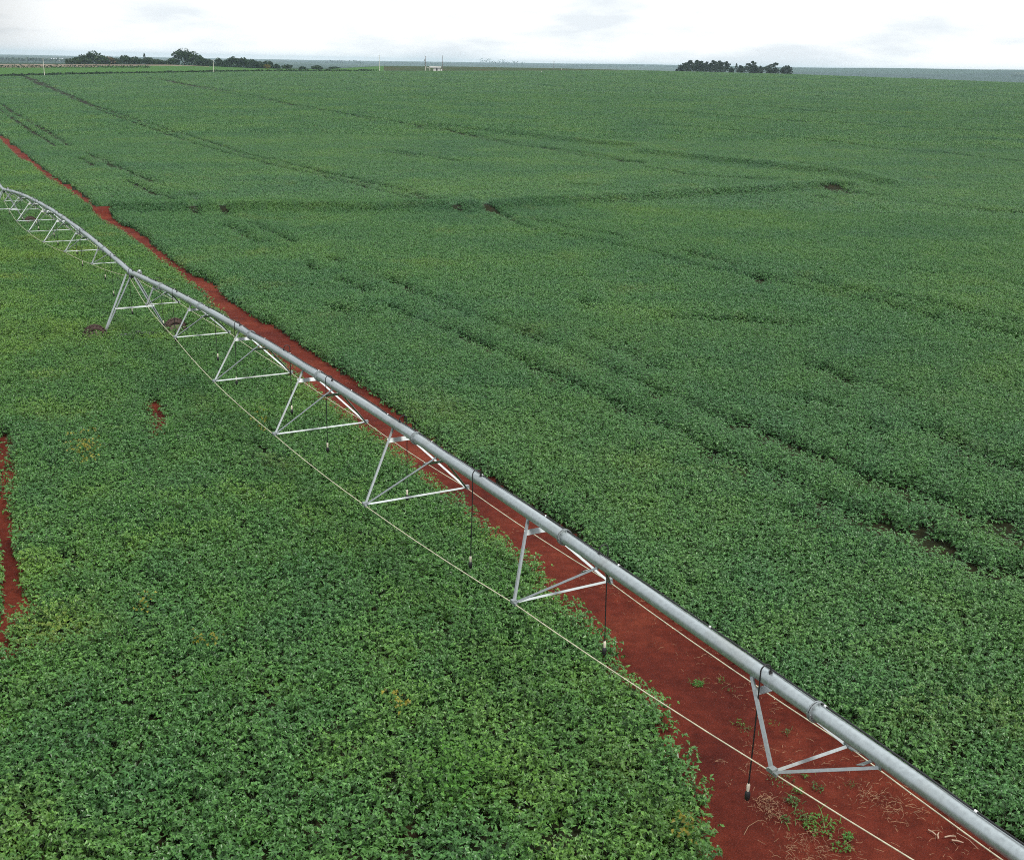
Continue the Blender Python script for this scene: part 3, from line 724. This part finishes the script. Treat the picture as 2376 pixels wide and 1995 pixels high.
# ------------------------------------------------------------------ things at the horizon
def ray(px, py, rng_):
    """the point at horizontal range rng_ along a pixel's line of sight"""
    d = FWD + RIGHT * (px - W_PX / 2) / F_PX + DOWN * (py - H_PX / 2) / F_PX
    q = d * (rng_ / math.hypot(d[0], d[1])); return np.array([q[0], q[1], q[2] + CZ])
def quads(c, size, rg, flat=.0):
    n = len(c); a = rg.normal(size=(n, 3)); a /= np.linalg.norm(a, axis=1)[:, None]
    b = np.cross(a, rg.normal(size=(n, 3))); b /= np.linalg.norm(b, axis=1)[:, None]
    s = size * rg.uniform(.6, 1.3, (n, 1)); a = a * s; b = b * s * .7
    V = np.stack([c - a, c - a * .2 + b, c + a, c + a * .1 - b], 1).reshape(-1, 3)
    return V, np.arange(4 * n).reshape(n, 4)
def leaf_obj(name, V, Fc, mat, parent, rg):
    me = npmesh(name, V, Fc)
    a = me.attributes.new('leafvar', 'FLOAT', 'POINT'); a.data.foreach_set('value', np.repeat(np.clip(rg.normal(.5, .28, len(Fc)), 0, 1), 4).astype(np.float32))
    return link(name, me, mat, parent)
def tree(name, label, px, top, hw, R, kind='broad', mat=None, group=None, seed=0, lean=0., sink=.0):
    rg = np.random.default_rng(1000 + seed + int(px))
    a = (px - 1205) / 2812.0; y = R / math.hypot(1, a); x = a * y
    g = float(ground(x, y)); tp = ray(px, top, R); h = max(tp[2] - g, 1.2); w = hw * R / F_PX * (1.0 if kind == 'broad' else 1.5)
    root = empty(name, (x, y, g)); tag(root, label, 'tree', group)
    right = np.array([y, -x, 0]) / R
    pts = []
    if kind == 'broad':
        lob = 6 + int(w)
        for k in range(lob):
            an = rg.uniform(0, 2*np.pi); rr = math.sqrt(rg.uniform(0, 1)) * .72
            cz = h * (.42 + .36 * rg.uniform() * (1 - rr * .5)); lr = w * rg.uniform(.28, .46); lz = min(h * rg.uniform(.15, .24), lr * 1.1)
            m = 85
            u = rg.normal(size=(m, 3)); u /= np.linalg.norm(u, axis=1)[:, None]; u *= rg.uniform(.55, 1.0, (m, 1)) ** .5
            pts.append(np.array([rr * w * math.cos(an), rr * w * math.sin(an), cz]) + u * [lr, lr, lz])
        m = 60; u = rg.normal(size=(m, 3)); u /= np.linalg.norm(u, axis=1)[:, None]
        pts.append(np.array([0, 0, h * .80]) + u * [w * .40, w * .40, h * .19])
        m = 260; an = rg.uniform(0, 2*np.pi, m); rr = np.sqrt(rg.uniform(0, 1, m))
        pts.append(np.stack([w * .95 * rr * np.cos(an), w * .95 * rr * np.sin(an), h * rg.uniform(.02, .5, m)], -1))
        size = .66
    elif kind == 'tall':
        n_t = 7
        for k in range(n_t):
            f = k / (n_t - 1); cz = h * (.36 + .58 * f); lr = w * (.95 - .62 * f ** 1.5) * rg.uniform(.75, 1.15)
            m = 80; u = rg.normal(size=(m, 3)); u /= np.linalg.norm(u, axis=1)[:, None]; u *= rg.uniform(.3, 1, (m, 1)) ** .5
            off = rg.normal(0, .22, 2) * w
            pts.append(np.array([off[0], off[1], cz]) + right * lean * w * f + u * [lr, lr, h * .09])
        m = 150; an = rg.uniform(0, 2*np.pi, m); rr = np.sqrt(rg.uniform(0, 1, m))
        pts.append(np.stack([w * rr * np.cos(an), w * rr * np.sin(an), h * rg.uniform(.03, .45, m)], -1))
        size = .62
    else:
        m = 260; f = rg.uniform(0, 1, m); an = rg.uniform(0, 2*np.pi, m); rr = w * (1.05 - f) * np.sqrt(rg.uniform(.2, 1, m))
        pts.append(np.stack([rr * np.cos(an), rr * np.sin(an), h * (.12 + .86 * f)], -1)); size = .40
    Pn = np.vstack(pts); Pn[:, 2] = np.clip(Pn[:, 2], .1, h)
    V, Fc = quads(Pn, size * (1 if h > 5 else .8), rg)
    leaf_obj('crown', V, Fc, mat or M_tree, root, rg)
    t = MB(); top_ = right * lean * w * .7
    t.tube([(0, 0, -.3), np.array([0, 0, h * .3]) + top_ * .2, np.array([0, 0, h * .72]) + top_ * .8], [max(.16, h * .022), h * .016, h * .006], 7)
    for k in range(4):
        an = k * 1.7 + rg.uniform(0, 1); q = np.array([w * .5 * math.cos(an), w * .5 * math.sin(an), h * .62])
        t.tube([(0, 0, h * (.22 + .07 * k)), q * [.5, .5, .8], q], [h * .011, h * .008, h * .004], 5)
    t.build('trunk', M_bark, root)
    return root
GL, GR = 'trees of the dark grove on the left horizon', 'trees of the bluish grove on the right horizon'
LT = [(166,135,17,'broad',None,'low round tree at the far left end of the left grove'),
 (190,127,20,'broad',None,'broad tree on the left shoulder of the first big dome in the left grove'),
 (214,118,20,'broad',None,'highest broad crown of the first dome in the left grove, left of the rusty tree'),
 (236,129,15,'broad',None,'dark tree just left of the rusty-leaved tree'),
 (251,131,14,'broad','rust','rusty brown flowering tree in the left grove'),
 (268,135,13,'broad',None,'small dark tree just right of the rusty tree'),
 (287,128,18,'broad',None,'rounded middle-height tree between the rusty tree and the slim spire'),
 (312,132,15,'broad',None,'tree just left of the slim spire tree'),
 (334,124,5,'spire',None,'slim dark spire-shaped tree standing above the left grove'),
 (345,134,17,'broad',None,'rounded tree just right of the slim spire'),
 (364,138,12,'broad',None,'low tree left of the dip where far hills show through the grove'),
 (380,141,13,'broad',None,'lowest tree at the dip in the left grove'),
 (399,135,15,'broad',None,'tree between the dip and the tallest tree of the left grove'),
 (426,111,25,'broad',None,'tallest tree of the left grove, broad crown high above all the others'),
 (448,120,21,'broad',None,'tall tree leaning on the right side of the tallest tree'),
 (464,132,16,'broad',None,'middle-height tree stepping down right of the tallest tree'),
 (482,138,14,'broad',None,'low tree just left of the second white pole'),
 (505,135,13,'broad',None,'round tree just right of the second white pole'),
 (523,140,12,'broad',None,'low flat tree right of the round tree by the pole'),
 (541,132,17,'broad',None,'taller tree at the start of the right lobe of the left grove'),
 (563,134,16,'broad',None,'wide tree in the middle of the right lobe of the left grove'),
 (583,138,14,'broad',None,'sparse tree at the end of the right lobe of the left grove'),
 (602,143,13,'broad',None,'low tree left of the golden-leaved bush'),
 (620,141,14,'broad',None,'dome-shaped tree behind the golden-leaved bush'),
 (618,150,7,'broad','gold','small golden-yellow bush at the right end of the left grove'),
 (640,149,9,'broad',None,'last low tree right of the golden bush'),
 (664,150,13,'broad',None,'lone dark bush right of the left grove'),
 (700,155,8,'broad',None,'smallest lone bush between two wider bushes on the skyline'),
 (735,152,14,'broad',None,'wide lone bush nearest to the third pole'),
 (775,156,12,'broad',None,'low flat bush between the wide bush and the third pole')]
for i, (px, top, hw, kind, mt, lab) in enumerate(LT):
    R = float(np.interp(px, _p2, _r2)) + 12 + 6 * (i % 3)
    tree('broadleaf_tree' if kind == 'broad' else 'spire_tree', lab, px, top, hw, R, kind, {'rust': M_tree_rust, 'gold': M_tree_gold}.get(mt), GL, i)
RT = [(1570,161,2.5,'broad',0,'tiny lone shrub at the left foot of the right grove'),
 (1580,152,8,'broad',0,'low sloping tree at the left end of the right grove'),
 (1589,146,9,'tall',0,'second eucalyptus from the left end of the right grove'),
 (1600,141,9,'tall',0,'broad-topped eucalyptus, first peak of the right grove'),
 (1613,140.5,6,'tall',0,'narrow pointed eucalyptus, second peak of the right grove'),
 (1622,143,8,'tall',0,'eucalyptus right of the narrow second peak'),
 (1629,143,7,'tall',0,'eucalyptus left of the notch in the block of the right grove'),
 (1639,144.5,6,'tall',0,'small eucalyptus in the notch of the right grove block'),
 (1648,145,8,'tall',0,'flat-topped eucalyptus just right of the notch'),
 (1660,141.5,8,'tall',0,'eucalyptus with the twin-pointed top in the right grove block'),
 (1671,142,7,'tall',0,'slender peaked eucalyptus right of the twin-pointed one'),
 (1683,143.5,7,'tall',.2,'last eucalyptus at the right end of the solid grove block'),
 (1697,156,6,'broad',0,'low tree just right of the grove block, before the slim dark one'),
 (1708,147.5,4.5,'spire',0,'slim dark column-shaped tree standing apart in the right grove'),
 (1719,153,6,'tall',0,'thin pale see-through tree right of the column-shaped tree'),
 (1736,143,9,'tall',.5,'tall wind-blown tree, highest of the loose right part of the right grove'),
 (1751,151,10,'broad',0,'rounded tree right of the tall wind-blown one'),
 (1763,154,8,'broad',0,'low dense tree between the rounded and the leaning tree'),
 (1777,146,11,'tall',1.3,'tree leaning strongly to the right in the right grove'),
 (1790,160,8,'broad',0,'low tree under the leaning one'),
 (1801,158,8,'tall',0,'small thin tree in the gap before the last round tree'),
 (1826,152,13,'broad',.3,'round bushy tree alone at the right end of the right grove')]
for i, (px, top, hw, kind, ln_, lab) in enumerate(RT):
    tree({'broad': 'broadleaf_tree', 'tall': 'eucalyptus_tree', 'spire': 'spire_tree'}[kind], lab, px, top, hw, 1046 + 7 * (i % 3), kind, M_euc, GR, 300 + i, ln_)

def belt(name, label, p0, p1, R, h, step, mat=M_hedge, size=.5, dens=3, depth=2.0, cat='hedge', hv=.5, gap=.0):
    """one long low mass of foliage along the terrain at range R"""
    Rm = R((p0 + p1) / 2) if callable(R) else R
    rg = np.random.default_rng(int(abs(p0) + Rm)); f = np.arange(0, 1, step / (abs(p1 - p0) / 2812 * Rm + 1e-6)); out_ = []
    for k in f:
        px = p0 + (p1 - p0) * k; Rk = (R(px) if callable(R) else R) + rg.uniform(-depth, depth)
        x, y = az_pt(px, Rk); g = float(ground(x, y))
        hh = h * (1 - hv + 2 * hv * float(fbm(px / 9.0, R_seed(p0), 3)))
        if gap and float(vnoise(px / 14.0, 1.5, 8)) < gap: continue
        for q in range(dens): out_.append((x + rg.normal(0, step * .5), y + rg.normal(0, step * .5), g + hh * rg.uniform(.0, 1.0)))
    V, Fc = quads(np.array(out_), size, rg); o = leaf_obj(name, V, Fc, mat, None, rg)
    tag(o, label, cat, kind='stuff'); return o
def R_seed(p): return (p % 97) * .37
belt('hedge', 'thin dark leaf strip standing in for crop-edge shade along the far left edge of the soybean field', -60, 860, lambda p: float(np.interp(p, _pE, _rE)) + 7, 1.45, .5, M_hedge, .50, 10, 1.2)  # dark foliage added in place of the shaded side of a crop edge
belt('hedge', 'dark uneven hedge between the bright green strip and the tan stubble', -60, 345, 903, 1.7, .5, M_hedge, .5, 4, 2.0)
belt('hedge', 'short dark bank left of the third pole', 850, 879, 852, 1.3, .4, M_hedge, .4, 4, 1.0)
def wood(name, label, p0, p1, row, h_px, mat=M_tree, step=6, hv=.5, gap=0.):
    """a far belt of trees standing where the photograph shows its foot"""
    c = at((p0 + p1) / 2, row); R = float(np.hypot(*c)); print('wood', name, p0, row, round(R))
    belt(name, label, p0, p1, R, h_px * R / F_PX, step, mat, 4.0, 7, 30, 'woodland', hv, gap)
wood('distant_woodland', 'dark plantation band far behind the tan stubble, at the left edge', -60, 260, 143, 5, M_tree, 5, .25)
wood('distant_woodland', 'flat-topped hazy wood left of the third pole', 757, 841, 148, 6, M_tree, 7, .15)
wood('distant_woodland', 'bumpy hazy wood right of the white hut on the skyline', 1112, 1202, 151, 9, M_tree, 7, .8)
wood('distant_woodland', 'small lone hazy clump right of the bumpy wood', 1207, 1217, 152, 7, M_tree, 7, .2)
wood('distant_woodland', 'long thin row of hazy trees behind the third pole and the hut', 890, 1100, 149, 3.0, M_tree, 12, .6, .25)
wood('distant_woodland', 'low hazy woods stretching toward the right grove', 1330, 1570, 156, 4, M_tree, 10, .6, .2)
wood('distant_woodland', 'faint tree patch on the hazy hill at the right edge', 2345, 2440, 180, 5, M_tree, 10, .5)
wood('distant_woodland', 'faint low thicket on the hazy hill right of the right grove', 2115, 2165, 184, 3.5, M_tree, 10, .5)

def pole(label, px, base, top, R, box=False, thin=True):
    b = ray(px, base, R); g = float(ground(b[0], b[1])); t = ray(px, top, R); h = t[2] - g
    root = empty('utility_pole', (b[0], b[1], g)); tag(root, label, 'pole', 'poles along the far field edge')
    m = MB(); m.tube([(0, 0, -.2), (0, 0, h * .55), (0, 0, h)], [.21, .17, .12], 10); m.build('shaft', M_conc if thin else M_wood, root)
    m = MB(); m.box((0, 0, h - .35), 1.3, .1, .12); m.build('crossarm', M_wood, root)
    for k in (-.55, 0, .55):
        m = MB(); m.tube([(k, 0, h - .30), (k, 0, h - .12)], [.06, .04], 6); m.build('insulator', M_tie, root)
    if box:
        m = MB(); m.box((-.62, 0, h * .74), .7, .55, .8); m.build('transformer', M_wood, root)
    return root
pole('leftmost white pole, on the field edge before the bright green strip', 103, 171.5, 136, 764)
pole('white pole in front of the left grove, right of its tallest tree', 496, 166.5, 139, 782)
pole('white pole standing alone between the left grove and the hut', 880.5, 164.5, 129, 846)
pole('dark pole carrying a grey transformer, left of the white hut', 987.5, 165, 131, 852, True, False)
pole('dark bare-topped pole right behind the white hut', 1027, 165, 129.5, 858, False, False)
pole('thin far pole standing on the rough grass right of the bumpy wood', 1285, 160.5, 142, 935, False, False)

def hut():
    R = 850; k = R / F_PX; c = ray(1011, 165, R); g = float(ground(c[0], c[1])); yaw = math.atan2(-c[0], c[1])
    root = empty('pump_hut', (c[0], c[1], g)); root.rotation_euler = (0, 0, yaw)
    tag(root, 'small white pump hut with a flat overhanging roof at the far field edge', 'hut')
    hw_ = 2.75; m = MB()
    m.box((.8 - 1.45, 0, 1.4), 1.9, 3, 2.8); m.box((.8 + 1.45, 0, 1.4), 1.9, 3, 2.8); m.box((.8, .2, 1.4), 1.0, 2.6, 2.8); m.build('wall', M_white, root)
    m = MB(); m.box((-.35, 0, 3.2), 8.2, 4.4, .8); m.build('roof', M_white, root)
    m = MB(); m.box((.8, -1.13, 1.1), .9, .05, 2.2); d_ = m.build('door', M_dark, root)
    for yy in (-1.9, 1.9):
        m = MB(); m.box((-4.1, yy, 1.4), .35, .35, 2.8); m.build('porch_post', M_conc, root)
    m = MB(); m.box((4.0, -.6, .9), .9, .9, 1.8); m.build('meter_cabinet', M_white, root)
hut()
def gate():
    c = ray(990, 165, 849); g = float(ground(c[0], c[1])); root = empty('concrete_frame', (c[0], c[1], g))
    tag(root, 'pale concrete post with a sloping arm, left of the white hut', 'concrete frame')
    m = MB(); m.box((-.9, 0, 1.6), .32, .32, 3.4); m.build('post', M_conc, root)
    m = MB(); m.tube([(-.9, 0, 3.3), (.3, 0, 2.95), (1.5, 0, 2.7)], .14, 6); m.build('arm', M_conc, root)
gate()
def shed():
    c = at(133, 142.5); R = float(np.hypot(*c)); k = R / F_PX; g = float(ground(*c)); root = empty('long_shed', (c[0], c[1], g))
    root.rotation_euler = (0, 0, math.atan2(-c[0], c[1])); tag(root, 'long low white farm shed far behind the left stubble', 'shed')
    print('shed', R)
    m = MB(); m.box((0, 0, 2.2 * k), 23 * k, 8 * k, 3.6 * k); m.build('wall', M_white, root)
    m = MB(); w = 23.5 * k / 2; y0 = 4.3 * k; z0 = 4.0 * k
    m.add([(-w, -y0, z0), (w, -y0, z0), (w, 0, z0 + 1.2 * k), (-w, 0, z0 + 1.2 * k), (-w, y0, z0), (w, y0, z0)], [(0, 1, 2, 3), (3, 2, 5, 4), (0, 3, 4), (1, 5, 2), (0, 4, 5, 1)]); m.build('roof', M_metal_far, root)
shed()
def marker(label, px, row, h, R, mat):
    c = ray(px, row, R); g = float(ground(c[0], c[1])); root = empty('marker_post', (c[0], c[1], g)); tag(root, label, 'marker post')
    m = MB(); m.tube([(0, 0, -.1), (0, 0, h)], [.12, .10], 8); m.build('post', mat, root)
    m = MB(); m.box((0, 0, h + .12), .5, .3, .3); m.build('cap', mat, root)
marker('small white marker post in the crop below the bumpy wood', 1256, 171, 1.2, 800, M_white)
marker('small white box on a short post at the edge of the rough grass', 1303, 161, .8, 930, M_white)

# ------------------------------------------------------------------ weeds, straw and stalks on the red strip
def blade_mesh(rg, n, ln, wd, spread, rise):
    """a tuft of n arching blades"""
    V = []; T = []
    for k in range(n):
        a = rg.uniform(0, 2*np.pi); l_ = ln * rg.uniform(.6, 1.15); up = rise * rg.uniform(.5, 1.2); b0 = np.array([rg.normal(0, spread), rg.normal(0, spread), 0])
        d = np.array([math.cos(a), math.sin(a), 0]); s = np.array([-d[1], d[0], 0]) * wd * .5; bi = len(V)
        for f in (0, .35, .7, 1):
            p = b0 + d * l_ * f + np.array([0, 0, l_ * up * (f * 1.6 - 1.1 * f * f) * 1.5 + .01]); w_ = (1 - f) ** .6 if f > 0 else .8
            V += [p - s * w_, p + s * w_]
        for q in range(3): T.append((bi + 2*q, bi + 2*q + 1, bi + 2*q + 3, bi + 2*q + 2))
    return np.array(V), np.array(T)
def tuft(name, label, cat, px, py, n, ln, wd, spread, rise, mat, group=None, h=0.0, leafy=False):
    rg = np.random.default_rng(int(px * 3 + py)); c = at(px, py, h)
    V, T = blade_mesh(rg, max(4, n // 4) if leafy else n, ln, wd, spread, rise)
    if leafy:
        m_ = n * 2; rr = spread * 1.3 * np.sqrt(rg.uniform(0, 1, m_)) * rg.uniform(.5, 1.3); an = rg.uniform(0, 2*np.pi, m_)
        st = rg.uniform(.5, 1.3, 2); base = np.column_stack([rr * np.cos(an) * st[0], rr * np.sin(an) * st[1], rg.uniform(.0, .11, m_) * (1 - .5 * rr / (spread * 1.7))])
        V2, T2 = leaflets(base, an + rg.normal(0, .9, m_), rg.normal(.35, .4, m_), ln * .34 * rg.uniform(.5, 1.3, m_), ln * .19 * rg.uniform(.6, 1.2, m_), rg)
        T = [tuple(q) for q in T] + [tuple(q) for q in T2 + len(V)]; V = np.vstack([V, V2])
    me = bpy.data.meshes.new(name); me.from_pydata([tuple(q) for q in V], [], [tuple(int(k) for k in q) for q in T]); me.update()
    a = me.attributes.new('leafvar', 'FLOAT', 'POINT'); a.data.foreach_set('value', np.clip(rg.normal(.5, .25, len(V)), 0, 1).astype(np.float32))
    o = link(name, me, mat); o.location = (c[0], c[1], float(ground(*c)) + h + .03); tag(o, label, cat, group); return o
GW = 'green weeds sprouting on the red strip'
TU = [(1618,1592,40,.26,.022,.10,.6,'bright grassy tuft highest up the red strip, left of the pipe'),
 (1674,1584,12,.16,.02,.12,.4,'small dull weed between the bright grassy tuft and the pipe'),
 (1697,1608,9,.15,.02,.10,.4,'flat weed just below the dull weed near the first brace'),
 (1714,1684,16,.20,.022,.16,.4,'scraggly weed left of the hanging hose'),
 (1730,1700,10,.18,.02,.12,.4,'thin weed touching the scraggly one by the hose'),
 (1792,1684,8,.14,.02,.08,.4,'tiny weed between the bracing triangle and the pipe'),
 (1825,1706,14,.20,.024,.09,.5,'round weed inside the bracing triangle'),
 (1812,1815,26,.22,.030,.16,.4,'leafy weed directly under the lowest truss joint'),
 (1866,1806,12,.18,.024,.09,.5,'small weed right of the lowest truss joint'),
 (1896,1833,18,.24,.024,.10,.5,'spiky weed right of the lower steel rod'),
 (1852,1842,24,.22,.032,.12,.5,'upper leafy weed of the clump below the truss joint'),
 (1840,1866,34,.25,.036,.13,.55,'dense leafy weed of the clump left of the steel rod'),
 (1856,1898,18,.22,.028,.12,.4,'weed just below the dense leafy clump'),
 (1822,1908,18,.22,.026,.10,.4,'weed at the foot of the dry straw heap'),
 (1900,1920,60,.30,.034,.22,.5,'largest bright weed patch, right of the steel rod near the bottom'),
 (1966,1948,24,.28,.026,.10,.6,'upright weed near the bottom edge, right of the largest weed'),
 (1950,1972,24,.26,.026,.14,.5,'lowest weed, at the bottom edge of the picture'),
 (1973,1828,10,.16,.02,.10,.4,'sparse weed under the pipe beside dry stems'),
 (1560,1690,0,.1,.02,.1,.4,'')]
for px, py, n, ln, wd, spr, rise, lab in TU:
    if n: tuft('weed_tuft', lab, 'weed', px, py, n, ln * .75, wd * .5, spr * .85, rise, M_low if n % 4 else M_weed, GW, 0.0, True)
def straw(label, spots, seed):
    rg = np.random.default_rng(seed); V = []; T = []
    for px, py, rad, n in spots:
        c = at(px, py)
        for k in range(int(n * .62)):
            p = c + rg.normal(0, rad, 2); a = rg.uniform(0, 2*np.pi); l_ = rg.uniform(.04, .17); w_ = rg.uniform(.0014, .003); d = np.array([math.cos(a), math.sin(a)]); s = np.array([-d[1], d[0]]) * w_
            q = p + d * l_ * .5 + s * rg.normal(0, 6); r_ = p + d * l_; bi = len(V); z = float(ground(*p)) + .045 + abs(rg.normal(0, .025))
            for pt, zz in ((p, 0), (q, rg.uniform(0, .03)), (r_, 0)): V += [(pt[0] - s[0], pt[1] - s[1], z + zz), (pt[0] + s[0], pt[1] + s[1], z + zz + .003)]
            T += [(bi, bi+1, bi+3, bi+2), (bi+2, bi+3, bi+5, bi+4)]
    o = link('dry_straw', npmesh('dry_straw', np.array(V), np.array(T)), M_straw); tag(o, label, 'straw', kind='stuff'); return o
straw('matted dry straw and dead stems lying on the red strip under the pipe', [(1781,1878,.17,190),(1770,1860,.10,60),(1800,1905,.14,50),(1755,1745,.16,60),(1748,1790,.14,40),(2058,1866,.18,110),(2020,1850,.2,70),(2090,1895,.2,60),(2006,1846,.1,40),(1888,1968,.3,190),(1850,1985,.25,110),(1930,1990,.3,110),(1666,1772,.05,14),(1687,1822,.05,14),(1700,1600,.35,50),(1640,1520,.3,40),(1760,1630,.4,50),(1850,1730,.4,40),(1950,1800,.4,50),(2100,1900,.5,70),(2200,1960,.4,50),(1550,1450,.3,40),(1480,1400,.3,30),(1400,1370,.3,25)], 5)
strip_pts = []
rgs = np.random.default_rng(3)
for k in range(120):
    f = rgs.uniform(.45, .98); i = int(f * (len(EL_px) - 3)); ex, ey = EL_px[i]
    e2 = np.interp(ey, [q[1] for q in ER_px], [q[0] for q in ER_px]); u = rgs.uniform(.15, .9); strip_pts.append((ex + (e2 - ex) * u, ey, .3, 3))
for px, py in [(690,775),(720,800),(760,845),(640,760),(610,735),(560,700),(800,890),(830,915)]: strip_pts.append((px, py, .35, 22))
straw('scattered bits of straw and leaf litter along the red strip', strip_pts, 6)
straw('pale broken stems lying in the wheel rut between the near tower tyres', [(292,764,.12,60),(310,762,.15,90),(318,765,.18,60),(235,770,.2,50),(215,769,.2,40)], 8)
for px, py, a, l_, lab in [(2177,1943,1.2,.17,'thick pale corn stub lying by the pipe at the bottom right, left of two others'), (2204,1946,.15,.20,'pale dry stalk in the middle of three stubs at the bottom right'), (2221,1957,-.35,.18,'pale dry stalk, right one of the three stubs at the bottom right'), (2162,1936,-1.0,.16,'thin dark twig left of the pale corn stubs'), (2243,1955,-1.1,.45,'long thin bent twig right of the pale corn stubs'), (1742,1925,.9,.5,'single long dry stem on the bare red soil near the crop edge')]:
    c = at(px, py); z = float(ground(*c)) + .05; d = np.array([math.cos(a), math.sin(a), 0]); m = MB(); r_ = .013 if l_ <= .2 and 'pale' in lab else .005
    m.tube([-d * l_ / 2, np.array([-d[1], d[0], 0]) * .02 * l_ / .2, d * l_ / 2], [r_, r_ * 1.1, r_ * .7], 7)
    o = m.build('dry_stalk', M_husk if 'pale' in lab else M_straw); o.location = (c[0], c[1], z); tag(o, lab, 'dry stalk', 'dry stalks on the red strip')
# odd plants in the near plot
tuft('corn_plant', 'volunteer grass plant with arching blades at the end of the bare slit in the crop', 'corn plant', 388, 1003, 16, .62, .035, .05, 1.0, M_weed, 'tall grass plants in the near plot', .5)
tuft('corn_plant', 'volunteer grass plant with long arching blades low in the left plot', 'corn plant', 482, 1580, 18, .50, .030, .04, .9, M_weed, 'tall grass plants in the near plot', .6)
tuft('corn_plant', 'pale spiky grass plant in the left plot, above the bright weed patch', 'corn plant', 560, 1440, 12, .36, .024, .04, .9, M_weed, 'tall grass plants in the near plot', .6)
M_yel = leaf_mat('yellowed_leaf', (.16, .17, .02), (.22, .2, .025), (.28, .24, .03), (.3, .22, .03))
def patch(name, label, cat, spots, mat, seed, ln=.10, wd=.075):
    rg = np.random.default_rng(seed); VV = []; TT = []; b = 0; LV = []
    for px, py, sx_, sy_, n in spots:
        for k in range(n):
            c = at(px + rg.normal(0, sx_), py + rg.normal(0, sy_), CAN); z = float(ground(*c))
            m_ = 7; base = np.column_stack([c[0] + rg.normal(0, .10, m_), c[1] + rg.normal(0, .10, m_), z + CAN + rg.uniform(.02, .20, m_)])
            V, T = leaflets(base, rg.uniform(0, 6.28, m_), rg.normal(.1, .35, m_), ln * rg.uniform(.7, 1.2, m_), wd * rg.uniform(.7, 1.2, m_), rg)
            VV.append(V); TT.append(T + b); b += len(V); LV.append(np.repeat(np.clip(rg.normal(.5, .25, m_), 0, 1), 5))
    me = npmesh(name, np.vstack(VV), np.vstack(TT)); a = me.attributes.new('leafvar', 'FLOAT', 'POINT'); a.data.foreach_set('value', np.concatenate(LV).astype(np.float32))
    tag(link(name, me, mat), label, cat, kind='stuff')
patch('weed_patch', 'bright green patch of broad-leaved weeds in the lower middle of the left plot', 'weeds', [(1030,1775,42,32,44),(1075,1800,25,22,16),(1120,1760,30,22,9)], M_weed, 11)
patch('yellowed_plants', 'yellowing soybean plants in the left plot', 'soybean crop', [(205,1050,11,20,16),(190,1040,30,20,6),(600,985,9,10,5),(480,1500,10,14,4),(330,1410,8,8,3),(910,1640,10,14,4),(1590,1925,5,12,4)], M_yel, 12)

# ------------------------------------------------------------------ haze
hm = bpy.data.materials.new('haze'); hm.use_nodes = True; ht = hm.node_tree; ht.nodes.clear()
ho = ht.nodes.new('ShaderNodeOutputMaterial'); hv = ht.nodes.new('ShaderNodeVolumePrincipled')
hv.inputs['Color'].default_value = (.68, .87, 1.0, 1); hv.inputs['Density'].default_value = 8.0e-5; hv.inputs['Anisotropy'].default_value = 0.0
ht.links.new(hv.outputs[0], ho.inputs['Volume'])
hb = MB(); zlo, zhi = -95.0, 46.0; hb.box((0, 0, (zlo + zhi) / 2), 31000, 31000, zhi - zlo)
tag(hb.build('haze', hm), 'thin pale haze filling the air over the fields', 'haze', kind='stuff')
